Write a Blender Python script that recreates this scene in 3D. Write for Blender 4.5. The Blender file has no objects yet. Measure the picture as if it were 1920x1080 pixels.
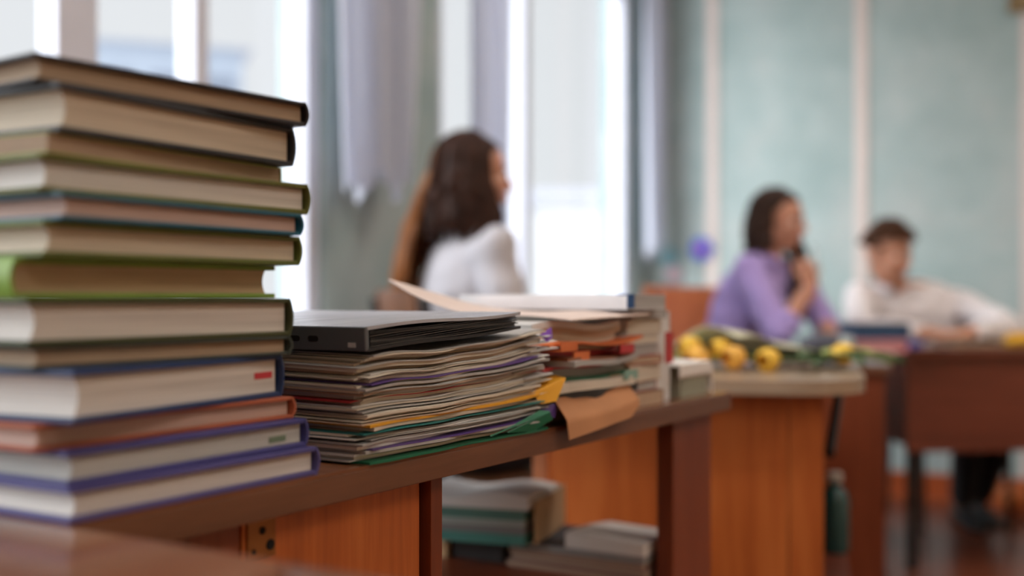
import bpy, bmesh, math, random
from mathutils import Vector, Matrix, noise

# ------------------------------------------------------------------ camera, sky, sun, exposure
SC = bpy.context.scene
COL = SC.collection
CAM_Z = 0.888
cd = bpy.data.cameras.new('camera')
cam = bpy.data.objects.new('camera', cd)
COL.objects.link(cam)
cam.location = (0, 0, CAM_Z)
cam.rotation_euler = (math.radians(90), 0, 0)
cd.sensor_width = 36.0
cd.lens = 40.0
cd.shift_y = 16.0 / 1920.0
cd.clip_start = 0.02
cd.clip_end = 400
cd.dof.use_dof = True
cd.dof.focus_distance = 1.02
cd.dof.aperture_fstop = 2.1
SC.camera = cam

SC.view_settings.view_transform = 'Standard'
SC.view_settings.look = 'None'
SC.view_settings.exposure = 0.0
SC.view_settings.gamma = 1.0
SC.view_settings.use_curve_mapping = False

world = bpy.data.worlds.new('sky')
SC.world = world
world.use_nodes = True
wn = world.node_tree
wbg = wn.nodes['Background']
wbg.inputs['Color'].default_value = (0.95, 0.955, 1.0, 1)
wbg.inputs['Strength'].default_value = 0.92

sd = bpy.data.lights.new('hazy_sun', 'SUN')
sun = bpy.data.objects.new('hazy_sun', sd)
COL.objects.link(sun)
SUN_DIR = Vector((0.84, 0.36, -0.46)).normalized()
sun.rotation_euler = SUN_DIR.to_track_quat('-Z', 'Y').to_euler()
sun.location = (-4, 2, 6)
sd.energy = 6.6
sd.angle = math.radians(55)
sd.color = (0.98, 0.98, 1.0)

# ------------------------------------------------------------------ helpers
R = random.Random(7)
PI = math.pi


def c(r, g, b):
    f = lambda x: (x / 255 / 12.92) if x / 255 <= 0.04045 else ((x / 255 + 0.055) / 1.055) ** 2.4
    return (f(r), f(g), f(b), 1.0)


class MB:
    def __init__(s):
        s.v = []
        s.f = []

    def add(s, verts, faces):
        o = len(s.v)
        s.v.extend([tuple(p) for p in verts])
        s.f.extend([tuple(i + o for i in q) for q in faces])
        return s

    def box(s, x0, x1, y0, y1, z0, z1, M=None):
        p = [Vector(q) for q in ((x0, y0, z0), (x1, y0, z0), (x1, y1, z0), (x0, y1, z0),
                                 (x0, y0, z1), (x1, y0, z1), (x1, y1, z1), (x0, y1, z1))]
        if M is not None:
            p = [M @ q for q in p]
        return s.add(p, [(0, 3, 2, 1), (4, 5, 6, 7), (0, 1, 5, 4), (1, 2, 6, 5), (2, 3, 7, 6), (3, 0, 4, 7)])

    def prism(s, poly, a0, a1, axis='z', M=None):
        n = len(poly)
        def P(p, h):
            q = {'z': (p[0], p[1], h), 'y': (p[0], h, p[1]), 'x': (h, p[0], p[1])}[axis]
            q = Vector(q)
            return M @ q if M is not None else q
        vs = [P(p, a0) for p in poly] + [P(p, a1) for p in poly]
        fs = [tuple(range(n))[::-1], tuple(range(n, 2 * n))]
        fs += [(i, (i + 1) % n, n + (i + 1) % n, n + i) for i in range(n)]
        return s.add(vs, fs)

    def loft(s, rings, caps=True):
        n = len(rings[0])
        vs = [p for r in rings for p in r]
        fs = []
        for k in range(len(rings) - 1):
            for i in range(n):
                j = (i + 1) % n
                fs.append((k * n + i, k * n + j, (k + 1) * n + j, (k + 1) * n + i))
        if caps:
            fs.append(tuple(range(n))[::-1])
            m = (len(rings) - 1) * n
            fs.append(tuple(range(m, m + n)))
        return s.add(vs, fs)

    def tube(s, path, rad, n=8, caps=True, flat=1.0):
        path = [Vector(p) for p in path]
        if not isinstance(rad, (list, tuple)):
            rad = [rad] * len(path)
        rings = []
        t0 = (path[1] - path[0]).normalized()
        a = t0.orthogonal().normalized()
        for k, p in enumerate(path):
            if k == 0:
                t = path[1] - path[0]
            elif k == len(path) - 1:
                t = path[-1] - path[-2]
            else:
                t = path[k + 1] - path[k - 1]
            t.normalize()
            a = (a - t * a.dot(t)).normalized()
            b = t.cross(a)
            rings.append([p + (a * math.cos(2 * PI * i / n) + b * math.sin(2 * PI * i / n) * flat) * rad[k] for i in range(n)])
        return s.loft(rings, caps)

    def cap(s, p0, r0, p1, r1, n=12, m=4):
        """tapered capsule"""
        p0, p1 = Vector(p0), Vector(p1)
        t = (p1 - p0)
        if t.length < 1e-6:
            return s.ell(p0, (r0, r0, r0))
        t.normalize()
        a = t.orthogonal().normalized()
        b = t.cross(a)
        rings = []
        for k in range(m + 1):
            th = -PI / 2 + PI / 2 * k / m
            rr, zz = max(r0 * math.cos(th), r0 * 0.02), r0 * math.sin(th)
            rings.append((p0 + t * zz, rr))
        for k in range(m + 1):
            th = PI / 2 * k / m
            rr, zz = max(r1 * math.cos(th), r1 * 0.02), r1 * math.sin(th)
            rings.append((p1 + t * zz, rr))
        return s.loft([[q + (a * math.cos(2 * PI * i / n) + b * math.sin(2 * PI * i / n)) * rr for i in range(n)] for q, rr in rings])

    def ell(s, cen, r, M=None, nu=16, nv=10):
        cen = Vector(cen)
        rings = []
        for k in range(nv + 1):
            th = -PI / 2 + PI * k / nv
            cr, z = max(math.cos(th), 0.01), math.sin(th)
            ring = []
            for i in range(nu):
                p = Vector((r[0] * cr * math.cos(2 * PI * i / nu), r[1] * cr * math.sin(2 * PI * i / nu), r[2] * z))
                if M is not None:
                    p = M @ p
                ring.append(cen + p)
            rings.append(ring)
        return s.loft(rings)

    def grid(s, fn, nx, ny, th):
        """fn(i/nx, j/ny) -> top point; closed sheet of thickness th"""
        top = [Vector(fn(i / nx, j / ny)) for j in range(ny + 1) for i in range(nx + 1)]
        N = len(top)
        if callable(th):
            bot = [Vector(th(i / nx, j / ny)) for j in range(ny + 1) for i in range(nx + 1)]
        else:
            bot = [p - Vector((0, 0, th)) for p in top]
        W = nx + 1
        fs = []
        for j in range(ny):
            for i in range(nx):
                a = j * W + i
                fs.append((a, a + 1, a + W + 1, a + W))
                fs.append((N + a, N + a + W, N + a + W + 1, N + a + 1))
        for i in range(nx):
            fs.append((i, N + i, N + i + 1, i + 1))
            a = ny * W + i
            fs.append((a, a + 1, N + a + 1, N + a))
        for j in range(ny):
            a = j * W
            fs.append((a, a + W, N + a + W, N + a))
            a = j * W + nx
            fs.append((a, N + a, N + a + W, a + W))
        return s.add(top + bot, fs)

    def mesh(s, name, smooth=None, bevel=0, seg=2):
        me = bpy.data.meshes.new(name)
        me.from_pydata(s.v, [], s.f)
        me.update()
        bm = bmesh.new()
        bm.from_mesh(me)
        bmesh.ops.recalc_face_normals(bm, faces=bm.faces)
        if bevel:
            es = [e for e in bm.edges if len(e.link_faces) == 2 and e.calc_face_angle(0) > 0.6]
            bmesh.ops.bevel(bm, geom=es, offset=bevel, segments=seg, affect='EDGES', profile=0.6, clamp_overlap=True)
        bm.to_mesh(me)
        bm.free()
        if smooth:
            for p in me.polygons:
                p.use_smooth = True
            me.set_sharp_from_angle(angle=math.radians(smooth))
        return me

    def obj(s, name, mat, parent=None, loc=(0, 0, 0), rot=0, smooth=None, bevel=0, seg=2):
        return link(name, s.mesh(name, smooth, bevel, seg), mat, parent, loc, rot)


def link(name, me, mat, parent=None, loc=(0, 0, 0), rot=0):
    o = bpy.data.objects.new(name, me)
    COL.objects.link(o)
    if mat is not None:
        me.materials.clear()
        me.materials.append(mat)
    o.parent = parent
    o.location = loc
    o.rotation_euler = rot if isinstance(rot, tuple) else (0, 0, rot)
    return o


def tag(o, label=None, cat=None, group=None, kind=None):
    if label:
        o['label'] = label
    if cat:
        o['category'] = cat
    if group:
        o['group'] = group
    if kind:
        o['kind'] = kind
    return o


def thing(name, label, cat, loc=(0, 0, 0), rot=0, group=None, kind=None):
    o = bpy.data.objects.new(name, None)
    o.empty_display_size = 0.05
    COL.objects.link(o)
    o.location = loc
    o.rotation_euler = rot if isinstance(rot, tuple) else (0, 0, rot)
    return tag(o, label, cat, group, kind)


# ------------------------------------------------------------------ materials
_M = {}


def newmat(name):
    m = bpy.data.materials.new(name)
    m.use_nodes = True
    nt = m.node_tree
    return m, nt, nt.nodes['Principled BSDF']


def tex(nt, scale, detail=3, rough=0.55, mapscale=(1, 1, 1), rotz=0):
    tc = nt.nodes.new('ShaderNodeTexCoord')
    mp = nt.nodes.new('ShaderNodeMapping')
    mp.inputs['Scale'].default_value = mapscale
    mp.inputs['Rotation'].default_value = (0, 0, rotz)
    nz = nt.nodes.new('ShaderNodeTexNoise')
    nz.inputs['Scale'].default_value = scale
    nz.inputs['Detail'].default_value = detail
    nz.inputs['Roughness'].default_value = rough
    nt.links.new(tc.outputs['Object'], mp.inputs['Vector'])
    nt.links.new(mp.outputs['Vector'], nz.inputs['Vector'])
    return nz


def ramp(nt, src, stops):
    r = nt.nodes.new('ShaderNodeValToRGB')
    el = r.color_ramp.elements
    el[0].position, el[0].color = stops[0]
    el[1].position, el[1].color = stops[-1]
    for p, col in stops[1:-1]:
        e = el.new(p)
        e.color = col
    nt.links.new(src, r.inputs['Fac'])
    return r


def bump(nt, bsdf, src, strength, dist=0.002):
    b = nt.nodes.new('ShaderNodeBump')
    b.inputs['Strength'].default_value = strength
    b.inputs['Distance'].default_value = dist
    nt.links.new(src, b.inputs['Height'])
    nt.links.new(b.outputs['Normal'], bsdf.inputs['Normal'])


def plain(name, col, rough=0.5, var=0.10, scale=8, bmp=0.0, bscale=120, metal=0.0, mapscale=(1, 1, 1), spec=0.5):
    if name in _M:
        return _M[name]
    m, nt, b = newmat(name)
    k0, k1 = 1 - var, 1 + var
    lo = tuple(min(1, x * k0) for x in col[:3]) + (1,)
    hi = tuple(min(1, x * k1) for x in col[:3]) + (1,)
    nz = tex(nt, scale, mapscale=mapscale)
    rp = ramp(nt, nz.outputs['Fac'], [(0.3, lo), (0.7, hi)])
    nt.links.new(rp.outputs['Color'], b.inputs['Base Color'])
    b.inputs['Roughness'].default_value = rough
    b.inputs['Metallic'].default_value = metal
    b.inputs['Specular IOR Level'].default_value = spec
    if bmp:
        bump(nt, b, tex(nt, bscale, mapscale=mapscale).outputs['Fac'], bmp)
    _M[name] = m
    return m


def pages(name, col, dark=0.72, scale=420, rough=0.8):
    """edges of a paper block: fine layers stacked along local z"""
    if name in _M:
        return _M[name]
    m, nt, b = newmat(name)
    nz = tex(nt, 1.0, detail=4, rough=0.7, mapscale=(3, 3, scale))
    lo = tuple(x * dark for x in col[:3]) + (1,)
    rp = ramp(nt, nz.outputs['Fac'], [(0.32, lo), (0.62, col)])
    nt.links.new(rp.outputs['Color'], b.inputs['Base Color'])
    b.inputs['Roughness'].default_value = rough
    b.inputs['Specular IOR Level'].default_value = 0.25
    bump(nt, b, nz.outputs['Fac'], 0.35, 0.001)
    _M[name] = m
    return m


def wood(name, c0, c1, c2, rough=0.3, grain=(2, 26, 26), scale=1.0, coat=0.0, bmp=0.08):
    if name in _M:
        return _M[name]
    m, nt, b = newmat(name)
    nz = tex(nt, scale, detail=6, rough=0.6, mapscale=grain)
    nz.inputs['Distortion'].default_value = 0.6
    fine = tex(nt, scale * 5, detail=3, rough=0.6, mapscale=grain)
    mx = nt.nodes.new('ShaderNodeMath')
    mx.operation = 'MULTIPLY_ADD'
    nt.links.new(fine.outputs['Fac'], mx.inputs[0])
    mx.inputs[1].default_value = 0.45
    nt.links.new(nz.outputs['Fac'], mx.inputs[2])
    rp = ramp(nt, mx.outputs[0], [(0.45, c0), (0.72, c1), (0.95, c2)])
    nt.links.new(rp.outputs['Color'], b.inputs['Base Color'])
    b.inputs['Roughness'].default_value = rough
    b.inputs['Coat Weight'].default_value = coat
    b.inputs['Coat Roughness'].default_value = 0.15
    bump(nt, b, mx.outputs[0], bmp, 0.001)
    _M[name] = m
    return m


def cloth(name, col, rough=0.85, var=0.06, weave=500, trans=0.0):
    if name in _M:
        return _M[name]
    m, nt, b = newmat(name)
    nz = tex(nt, 9, detail=4)
    lo = tuple(x * (1 - var) for x in col[:3]) + (1,)
    rp = ramp(nt, nz.outputs['Fac'], [(0.35, lo), (0.65, col)])
    nt.links.new(rp.outputs['Color'], b.inputs['Base Color'])
    b.inputs['Roughness'].default_value = rough
    b.inputs['Sheen Weight'].default_value = 0.2
    b.inputs['Specular IOR Level'].default_value = 0.2
    bump(nt, b, tex(nt, weave, detail=2).outputs['Fac'], 0.15, 0.001)
    _M[name] = m
    return m


def skin_mat(name, col):
    if name in _M:
        return _M[name]
    m, nt, b = newmat(name)
    nz = tex(nt, 25, detail=4)
    lo = (col[0] * 0.9, col[1] * 0.82, col[2] * 0.8, 1)
    rp = ramp(nt, nz.outputs['Fac'], [(0.3, lo), (0.7, col)])
    nt.links.new(rp.outputs['Color'], b.inputs['Base Color'])
    b.inputs['Roughness'].default_value = 0.5
    b.inputs['Subsurface Weight'].default_value = 0.15
    b.inputs['Subsurface Radius'].default_value = (0.012, 0.004, 0.002)
    b.inputs['Subsurface Scale'].default_value = 1.0
    _M[name] = m
    return m


def hair_mat(name, c0, c1, trans=0.25):
    if name in _M:
        return _M[name]
    m, nt, b = newmat(name)
    nz = tex(nt, 1.0, detail=5, rough=0.7, mapscale=(90, 90, 5))
    rp = ramp(nt, nz.outputs['Fac'], [(0.35, c0), (0.7, c1)])
    nt.links.new(rp.outputs['Color'], b.inputs['Base Color'])
    b.inputs['Roughness'].default_value = 0.6
    b.inputs['Specular IOR Level'].default_value = 0.3
    bump(nt, b, nz.outputs['Fac'], 0.6, 0.003)
    tr = nt.nodes.new('ShaderNodeBsdfTranslucent')
    tr.inputs['Color'].default_value = (min(1, c1[0] * 3.2), min(1, c1[1] * 2.2), c1[2] * 1.2, 1)
    mx = nt.nodes.new('ShaderNodeMixShader')
    mx.inputs['Fac'].default_value = trans
    out = nt.nodes['Material Output']
    nt.links.new(b.outputs[0], mx.inputs[1])
    nt.links.new(tr.outputs[0], mx.inputs[2])
    nt.links.new(mx.outputs[0], out.inputs['Surface'])
    _M[name] = m
    return m


def sheer(name, col, through=0.35):
    if name in _M:
        return _M[name]
    m, nt, b = newmat(name)
    nt.nodes.remove(b)
    out = nt.nodes['Material Output']
    d = nt.nodes.new('ShaderNodeBsdfDiffuse')
    d.inputs['Color'].default_value = col
    t = nt.nodes.new('ShaderNodeBsdfTranslucent')
    t.inputs['Color'].default_value = col
    p = nt.nodes.new('ShaderNodeBsdfTransparent')
    a = nt.nodes.new('ShaderNodeMixShader')
    a.inputs['Fac'].default_value = 0.5
    nt.links.new(d.outputs[0], a.inputs[1])
    nt.links.new(t.outputs[0], a.inputs[2])
    nz = tex(nt, 6, detail=2)
    mr = nt.nodes.new('ShaderNodeMapRange')
    mr.inputs['To Min'].default_value = through * 0.7
    mr.inputs['To Max'].default_value = through * 1.3
    nt.links.new(nz.outputs['Fac'], mr.inputs['Value'])
    e = nt.nodes.new('ShaderNodeMixShader')
    nt.links.new(mr.outputs[0], e.inputs['Fac'])
    nt.links.new(a.outputs[0], e.inputs[1])
    nt.links.new(p.outputs[0], e.inputs[2])
    nt.links.new(e.outputs[0], out.inputs['Surface'])
    _M[name] = m
    return m


def glass_mat():
    m, nt, b = newmat('window_glass')
    nt.nodes.remove(b)
    out = nt.nodes['Material Output']
    p = nt.nodes.new('ShaderNodeBsdfTransparent')
    p.inputs['Color'].default_value = (0.97, 0.985, 0.98, 1)
    g = nt.nodes.new('ShaderNodeBsdfGlossy')
    g.inputs['Roughness'].default_value = 0.02
    lw = nt.nodes.new('ShaderNodeLayerWeight')
    lw.inputs['Blend'].default_value = 0.5
    pw = nt.nodes.new('ShaderNodeMath')
    pw.operation = 'POWER'
    nt.links.new(lw.outputs['Facing'], pw.inputs[0])
    pw.inputs[1].default_value = 5.0
    fr = nt.nodes.new('ShaderNodeMath')
    fr.operation = 'MULTIPLY_ADD'
    nt.links.new(pw.outputs[0], fr.inputs[0])
    fr.inputs[1].default_value = 0.5
    fr.inputs[2].default_value = 0.02
    e = nt.nodes.new('ShaderNodeMixShader')
    nt.links.new(fr.outputs[0], e.inputs['Fac'])
    nt.links.new(p.outputs[0], e.inputs[1])
    nt.links.new(g.outputs[0], e.inputs[2])
    nt.links.new(e.outputs[0], out.inputs['Surface'])
    return m


GLASS = glass_mat()


def wall_mat():
    m, nt, b = newmat('mint_plaster')
    n1 = tex(nt, 2.2, detail=5, rough=0.65)
    n2 = tex(nt, 7, detail=4, rough=0.6)
    r1 = ramp(nt, n1.outputs['Fac'], [(0.30, c(152, 174, 175)), (0.52, c(170, 187, 188)), (0.75, c(190, 195, 195))])
    r2 = ramp(nt, n2.outputs['Fac'], [(0.3, (0.86, 0.88, 0.88, 1)), (0.7, (1, 1, 1, 1))])
    mx = nt.nodes.new('ShaderNodeMix')
    mx.data_type = 'RGBA'
    mx.blend_type = 'MULTIPLY'
    mx.inputs['Factor'].default_value = 1.0
    nt.links.new(r1.outputs['Color'], mx.inputs['A'])
    nt.links.new(r2.outputs['Color'], mx.inputs['B'])
    nt.links.new(mx.outputs['Result'], b.inputs['Base Color'])
    b.inputs['Roughness'].default_value = 0.7
    bump(nt, b, n2.outputs['Fac'], 0.1, 0.003)
    return m


def floor_mat():
    m, nt, b = newmat('varnished_floorboards')
    tc = nt.nodes.new('ShaderNodeTexCoord')
    br = nt.nodes.new('ShaderNodeTexBrick')
    br.inputs['Scale'].default_value = 1.0
    br.inputs['Brick Width'].default_value = 2.4
    br.inputs['Row Height'].default_value = 0.11
    br.inputs['Mortar Size'].default_value = 0.002
    br.inputs['Color1'].default_value = c(124, 66, 44)
    br.inputs['Color2'].default_value = c(104, 56, 40)
    br.inputs['Mortar'].default_value = c(40, 22, 16)
    nt.links.new(tc.outputs['Object'], br.inputs['Vector'])
    nt.links.new(br.outputs['Color'], b.inputs['Base Color'])
    b.inputs['Roughness'].default_value = 0.28
    bump(nt, b, br.outputs['Fac'], -0.2, 0.002)
    return m


WALL = wall_mat()
WHITE_PAINT = plain('white_window_paint', c(218, 222, 238), 0.45, 0.03)
SILL_PAINT = plain('white_sill_paint', c(222, 222, 224), 0.4, 0.03)
PINK_STRIP = plain('pale_wall_batten', c(214, 202, 198), 0.6, 0.04)
BASEBOARD = wood('baseboard_paint', c(150, 72, 38), c(176, 88, 48), c(190, 100, 56), 0.35, (2, 20, 20))
DESKTOP = wood('desk_top_veneer', c(98, 62, 42), c(120, 76, 52), c(134, 88, 62), 0.16, (3, 34, 34), bmp=0.02)
DESKEDGE = wood('desk_edge_band', c(98, 62, 43), c(114, 74, 52), c(124, 82, 58), 0.35, (3, 30, 30), bmp=0.03)
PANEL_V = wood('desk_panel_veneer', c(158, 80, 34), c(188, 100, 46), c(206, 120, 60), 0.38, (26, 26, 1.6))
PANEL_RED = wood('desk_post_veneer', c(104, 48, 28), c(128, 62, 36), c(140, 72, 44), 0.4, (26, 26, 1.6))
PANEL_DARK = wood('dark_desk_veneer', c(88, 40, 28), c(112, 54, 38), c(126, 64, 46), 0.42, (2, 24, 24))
TOP_DARK = wood('dark_desk_top', c(92, 62, 50), c(108, 74, 60), c(120, 86, 72), 0.3, (2, 24, 24), bmp=0.02)
TOP_GREY = wood('grey_laminate_top', c(112, 118, 118), c(126, 132, 132), c(138, 144, 144), 0.28, (2, 16, 16), bmp=0.02)
TOP_PALE = wood('pale_laminate_top', c(150, 128, 108), c(168, 146, 124), c(182, 160, 138), 0.3, (2, 16, 16), bmp=0.02)
PLY = wood('orange_plywood', c(212, 122, 74), c(230, 138, 86), c(238, 150, 96), 0.35, (22, 22, 1.6))
PLY_BROWN = wood('brown_plywood', c(92, 58, 36), c(112, 72, 46), c(128, 84, 56), 0.4, (22, 22, 1.6))
BLACK_METAL = plain('black_metal', c(38, 36, 38), 0.4, 0.1, metal=0.3)
STEEL = plain('grey_steel', c(150, 150, 152), 0.35, 0.05, metal=0.9)
BRASS = plain('latch_plate_metal', c(150, 96, 48), 0.4, 0.1, metal=0.5)
HOLE = plain('black_hole', c(14, 12, 12), 0.9, 0.02)

# ------------------------------------------------------------------ the room
CORNER = Vector((0.66, 5.6, 0))
A_WIN = math.radians(64.0)      # window wall: local x runs to the corner, local y points outside
A_BACK = math.radians(-26.0)    # back wall: local x runs right from the corner, local y points outside
CEIL = 3.1
DEPTH = 9.6                     # length of the window wall
WIDTH = 5.4                     # length of the back wall
SILL, HEAD = 0.78, 2.72
WINS = [(0.20, 2.05), (2.70, 4.45), (5.05, 6.80), (7.30, 9.05)]


def win_pt(t, inward, z):
    d = Vector((-math.cos(A_WIN), -math.sin(A_WIN), 0))
    n = Vector((math.sin(A_WIN), -math.cos(A_WIN), 0))
    return CORNER + d * t + n * inward + Vector((0, 0, z))


def back_pt(s, inward, z):
    d = Vector((math.cos(A_BACK), math.sin(A_BACK), 0))
    n = Vector((math.sin(A_BACK), -math.cos(A_BACK), 0))
    return CORNER + d * s + n * inward + Vector((0, 0, z))


def build_room():
    TH = 0.16
    w = MB()
    edges = [0.0]
    for a, b_ in WINS:
        w.box(-a, -edges[-1], 0, TH, 0, CEIL)
        w.box(-b_, -a, 0, TH, 0, SILL)
        w.box(-b_, -a, 0, TH, HEAD, CEIL)
        edges.append(b_)
    w.box(-DEPTH, -edges[-1], 0, TH, 0, CEIL)
    tag(w.obj('wall_left', WALL, None, CORNER, A_WIN), 'mint green plaster wall with the windows', 'wall', kind='structure')
    w = MB().box(0, WIDTH, 0, TH, 0, CEIL)
    tag(w.obj('wall_back', WALL, None, CORNER, A_BACK), 'mint green mottled plaster wall behind the students', 'wall', kind='structure')
    # the rest of the room, out of the frame
    w = MB().box(0, TH, -DEPTH, 0, 0, CEIL)
    cream = plain('cream_bounce_paint', c(232, 208, 172), 0.7, 0.03)  # cream put on these unseen walls to bounce warm light
    tag(w.obj('wall_right', cream, None, back_pt(WIDTH, 0, 0), A_BACK), 'unseen right wall out of frame, coloured cream for warm bounce light', 'wall', kind='structure')
    w = MB().box(0, WIDTH, -TH, 0, 0, CEIL)
    tag(w.obj('wall_front', cream, None, win_pt(DEPTH, 0, 0), A_BACK), 'unseen wall behind the viewer, coloured cream for warm bounce light', 'wall', kind='structure')
    w = MB().box(-0.0, WIDTH, -DEPTH, 0, -0.1, 0)
    tag(w.obj('floor', floor_mat(), None, CORNER, A_BACK), 'glossy reddish brown floorboards', 'floor', kind='structure')
    w = MB().box(-0.0, WIDTH, -DEPTH, 0, CEIL, CEIL + 0.1)
    tag(w.obj('ceiling', plain('ceiling_white', c(226, 226, 222), 0.8, 0.02), None, CORNER, A_BACK), 'white painted ceiling', 'ceiling', kind='structure')
    for i, (a, b_) in enumerate([(0.0, WIDTH)]):
        w = MB().box(a, b_, -0.018, 0, 0.0, 0.11).box(a, b_, -0.026, -0.018, 0.0, 0.02)
        tag(w.obj('baseboard_back', BASEBOARD, None, CORNER, A_BACK), 'orange brown wooden baseboard along the back wall', 'baseboard', kind='structure')
    w = MB().box(-DEPTH, -0.02, -0.018, 0, 0.0, 0.11)
    tag(w.obj('baseboard_left', BASEBOARD, None, CORNER, A_WIN), 'orange brown wooden baseboard under the windows', 'baseboard', kind='structure')
    for i, s in enumerate((0.335, 1.025, 1.715, 2.405)):
        w = MB().box(s - 0.028, s + 0.028, -0.008, 0, 0.11, CEIL)
        tag(w.obj('trim_%d' % (i + 1), PINK_STRIP, None, CORNER, A_BACK, bevel=0.002),
            ['pale vertical strip on the mint wall nearest the corner', 'pale vertical strip on the mint wall above the boy',
             'pale vertical strip on the mint wall at the right picture edge', 'pale vertical strip on the mint wall out of frame'][i], 'trim', kind='structure')
    # windows
    mull = {1: [(2.70 + 0.47, 0.05), (3.555, 0.11), (3.98, 0.05)], 0: [(1.32, 0.06)], 2: [(5.52, 0.05), (5.92, 0.11), (6.35, 0.05)], 3: [(7.77, 0.05), (8.17, 0.11), (8.6, 0.05)]}
    for i, (a, b_) in enumerate(WINS):
        lab = ['tall white framed window behind the seated dark haired girl', 'tall white framed window behind the tall book stack', 'white framed window beside the viewer out of frame', 'white framed window behind the viewer out of frame'][i]
        r = thing('window_%d' % (i + 1), lab, 'window', CORNER, A_WIN, kind='structure')
        fw = 0.055
        y0, y1 = 0.02, 0.09
        f = MB().box(-b_, -a, y0, y1, SILL, SILL + fw).box(-b_, -a, y0, y1, HEAD - fw, HEAD)
        f.box(-a - fw, -a, y0, y1, SILL, HEAD).box(-b_, -b_ + fw, y0, y1, SILL, HEAD)
        f.obj('window_frame', WHITE_PAINT, r, bevel=0.004)
        xs = [a + fw] + [m for m, _ in mull[i]] + [b_ - fw]
        for m, wd in mull[i]:
            MB().box(-m - wd / 2, -m + wd / 2, y0 + 0.005, y1 - 0.005, SILL + fw, HEAD - fw).obj('mullion', WHITE_PAINT, r, bevel=0.004)
        MB().box(-b_ + fw, -a - fw, y0 + 0.008, y1 - 0.008, 2.32, 2.38).obj('transom', WHITE_PAINT, r, bevel=0.004)
        for k in range(len(xs) - 1):
            hw0 = 0 if k == 0 else mull[i][k - 1][1] / 2
            hw1 = 0 if k == len(xs) - 2 else mull[i][k][1] / 2
            MB().box(-xs[k + 1] + hw1, -xs[k] - hw0, 0.05, 0.054, SILL + fw, 2.32).obj('pane', GLASS, r)
            MB().box(-xs[k + 1] + hw1, -xs[k] - hw0, 0.05, 0.054, 2.38, HEAD - fw).obj('pane', GLASS, r)
        MB().box(-b_ - 0.04, -a + 0.04, -0.14, 0.02, SILL - 0.03, SILL).obj('window_sill', SILL_PAINT, r, bevel=0.006)


def curtain(label, t0, t1, z_top, zfun, inward, folds, amp, mat, t0b=None, t1b=None):
    t0b = t0 if t0b is None else t0b
    t1b = t1 if t1b is None else t1b
    nx, nz = 90, 40
    base = win_pt((t0 + t1) / 2, inward, 0)
    d = Vector((-math.cos(A_WIN), -math.sin(A_WIN), 0))
    n = Vector((math.sin(A_WIN), -math.cos(A_WIN), 0))
    def P(u, v, off):
        zb = zfun(u)
        z = z_top + (zb - z_top) * v
        k = v ** 1.5
        t = (t0 + (t1 - t0) * u) * (1 - k) + (t0b + (t1b - t0b) * u) * k
        w = amp * math.sin(u * folds * 2 * PI + 0.6 * math.sin(3 * v + u * 4)) + 0.4 * amp * math.sin(u * folds * 4.6 * PI + 2 * v)
        p = win_pt(t, inward + w + off, z)
        return p - base
    m = MB()
    m.grid(lambda u, v: P(u, v, 0), nx, nz, lambda u, v: P(u, v, 0.0015))
    o = m.obj('curtain', mat, None, base, 0, smooth=60)
    return tag(o, label, 'curtain', 'sheer white curtains at the windows')


def build_curtains():
    sh = sheer('white_voile', (0.80, 0.83, 0.92, 1), 0.16)
    def ragged(z0, k):
        def f(u):
            return z0 + 0.10 * max(0, 1 - abs(u - 0.5) / 0.14) - 0.03 * u + 0.03 * math.sin(u * 22 + k)
        return f
    curtain('gathered sheer white curtain hanging over the wall between the windows', 2.34, 2.77, 2.66, ragged(1.20, 0), 0.10, 5, 0.022, sh, 2.42, 2.74)
    curtain('sheer white curtain hanging just above the seated dark haired girl', 1.74, 1.97, 2.66, ragged(1.05, 2), 0.09, 4, 0.02, sh)
    curtain('narrow sheer white curtain hanging in the corner by the mint wall', 0.03, 0.25, 2.66, ragged(1.12, 4), 0.10, 3, 0.02, sh, 0.05, 0.24)
    r = thing('curtain_rod', 'white curtain rod above the windows out of frame', 'curtain rod', win_pt(3.4, 0, 0), 0)
    a, b_ = win_pt(-0.0 + 0.05, 0.10, 2.68) - r.location, win_pt(7.0, 0.10, 2.68) - r.location
    MB().tube([a, b_], 0.012, 10).obj('rod', WHITE_PAINT, r, smooth=40)
    for t in (0.1, 2.4, 4.7, 6.95):
        p = win_pt(t, 0.10, 2.68) - r.location
        q = win_pt(t, -0.005, 2.68) - r.location
        MB().tube([p, q], 0.008, 8).obj('bracket', WHITE_PAINT, r, smooth=40)


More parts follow.
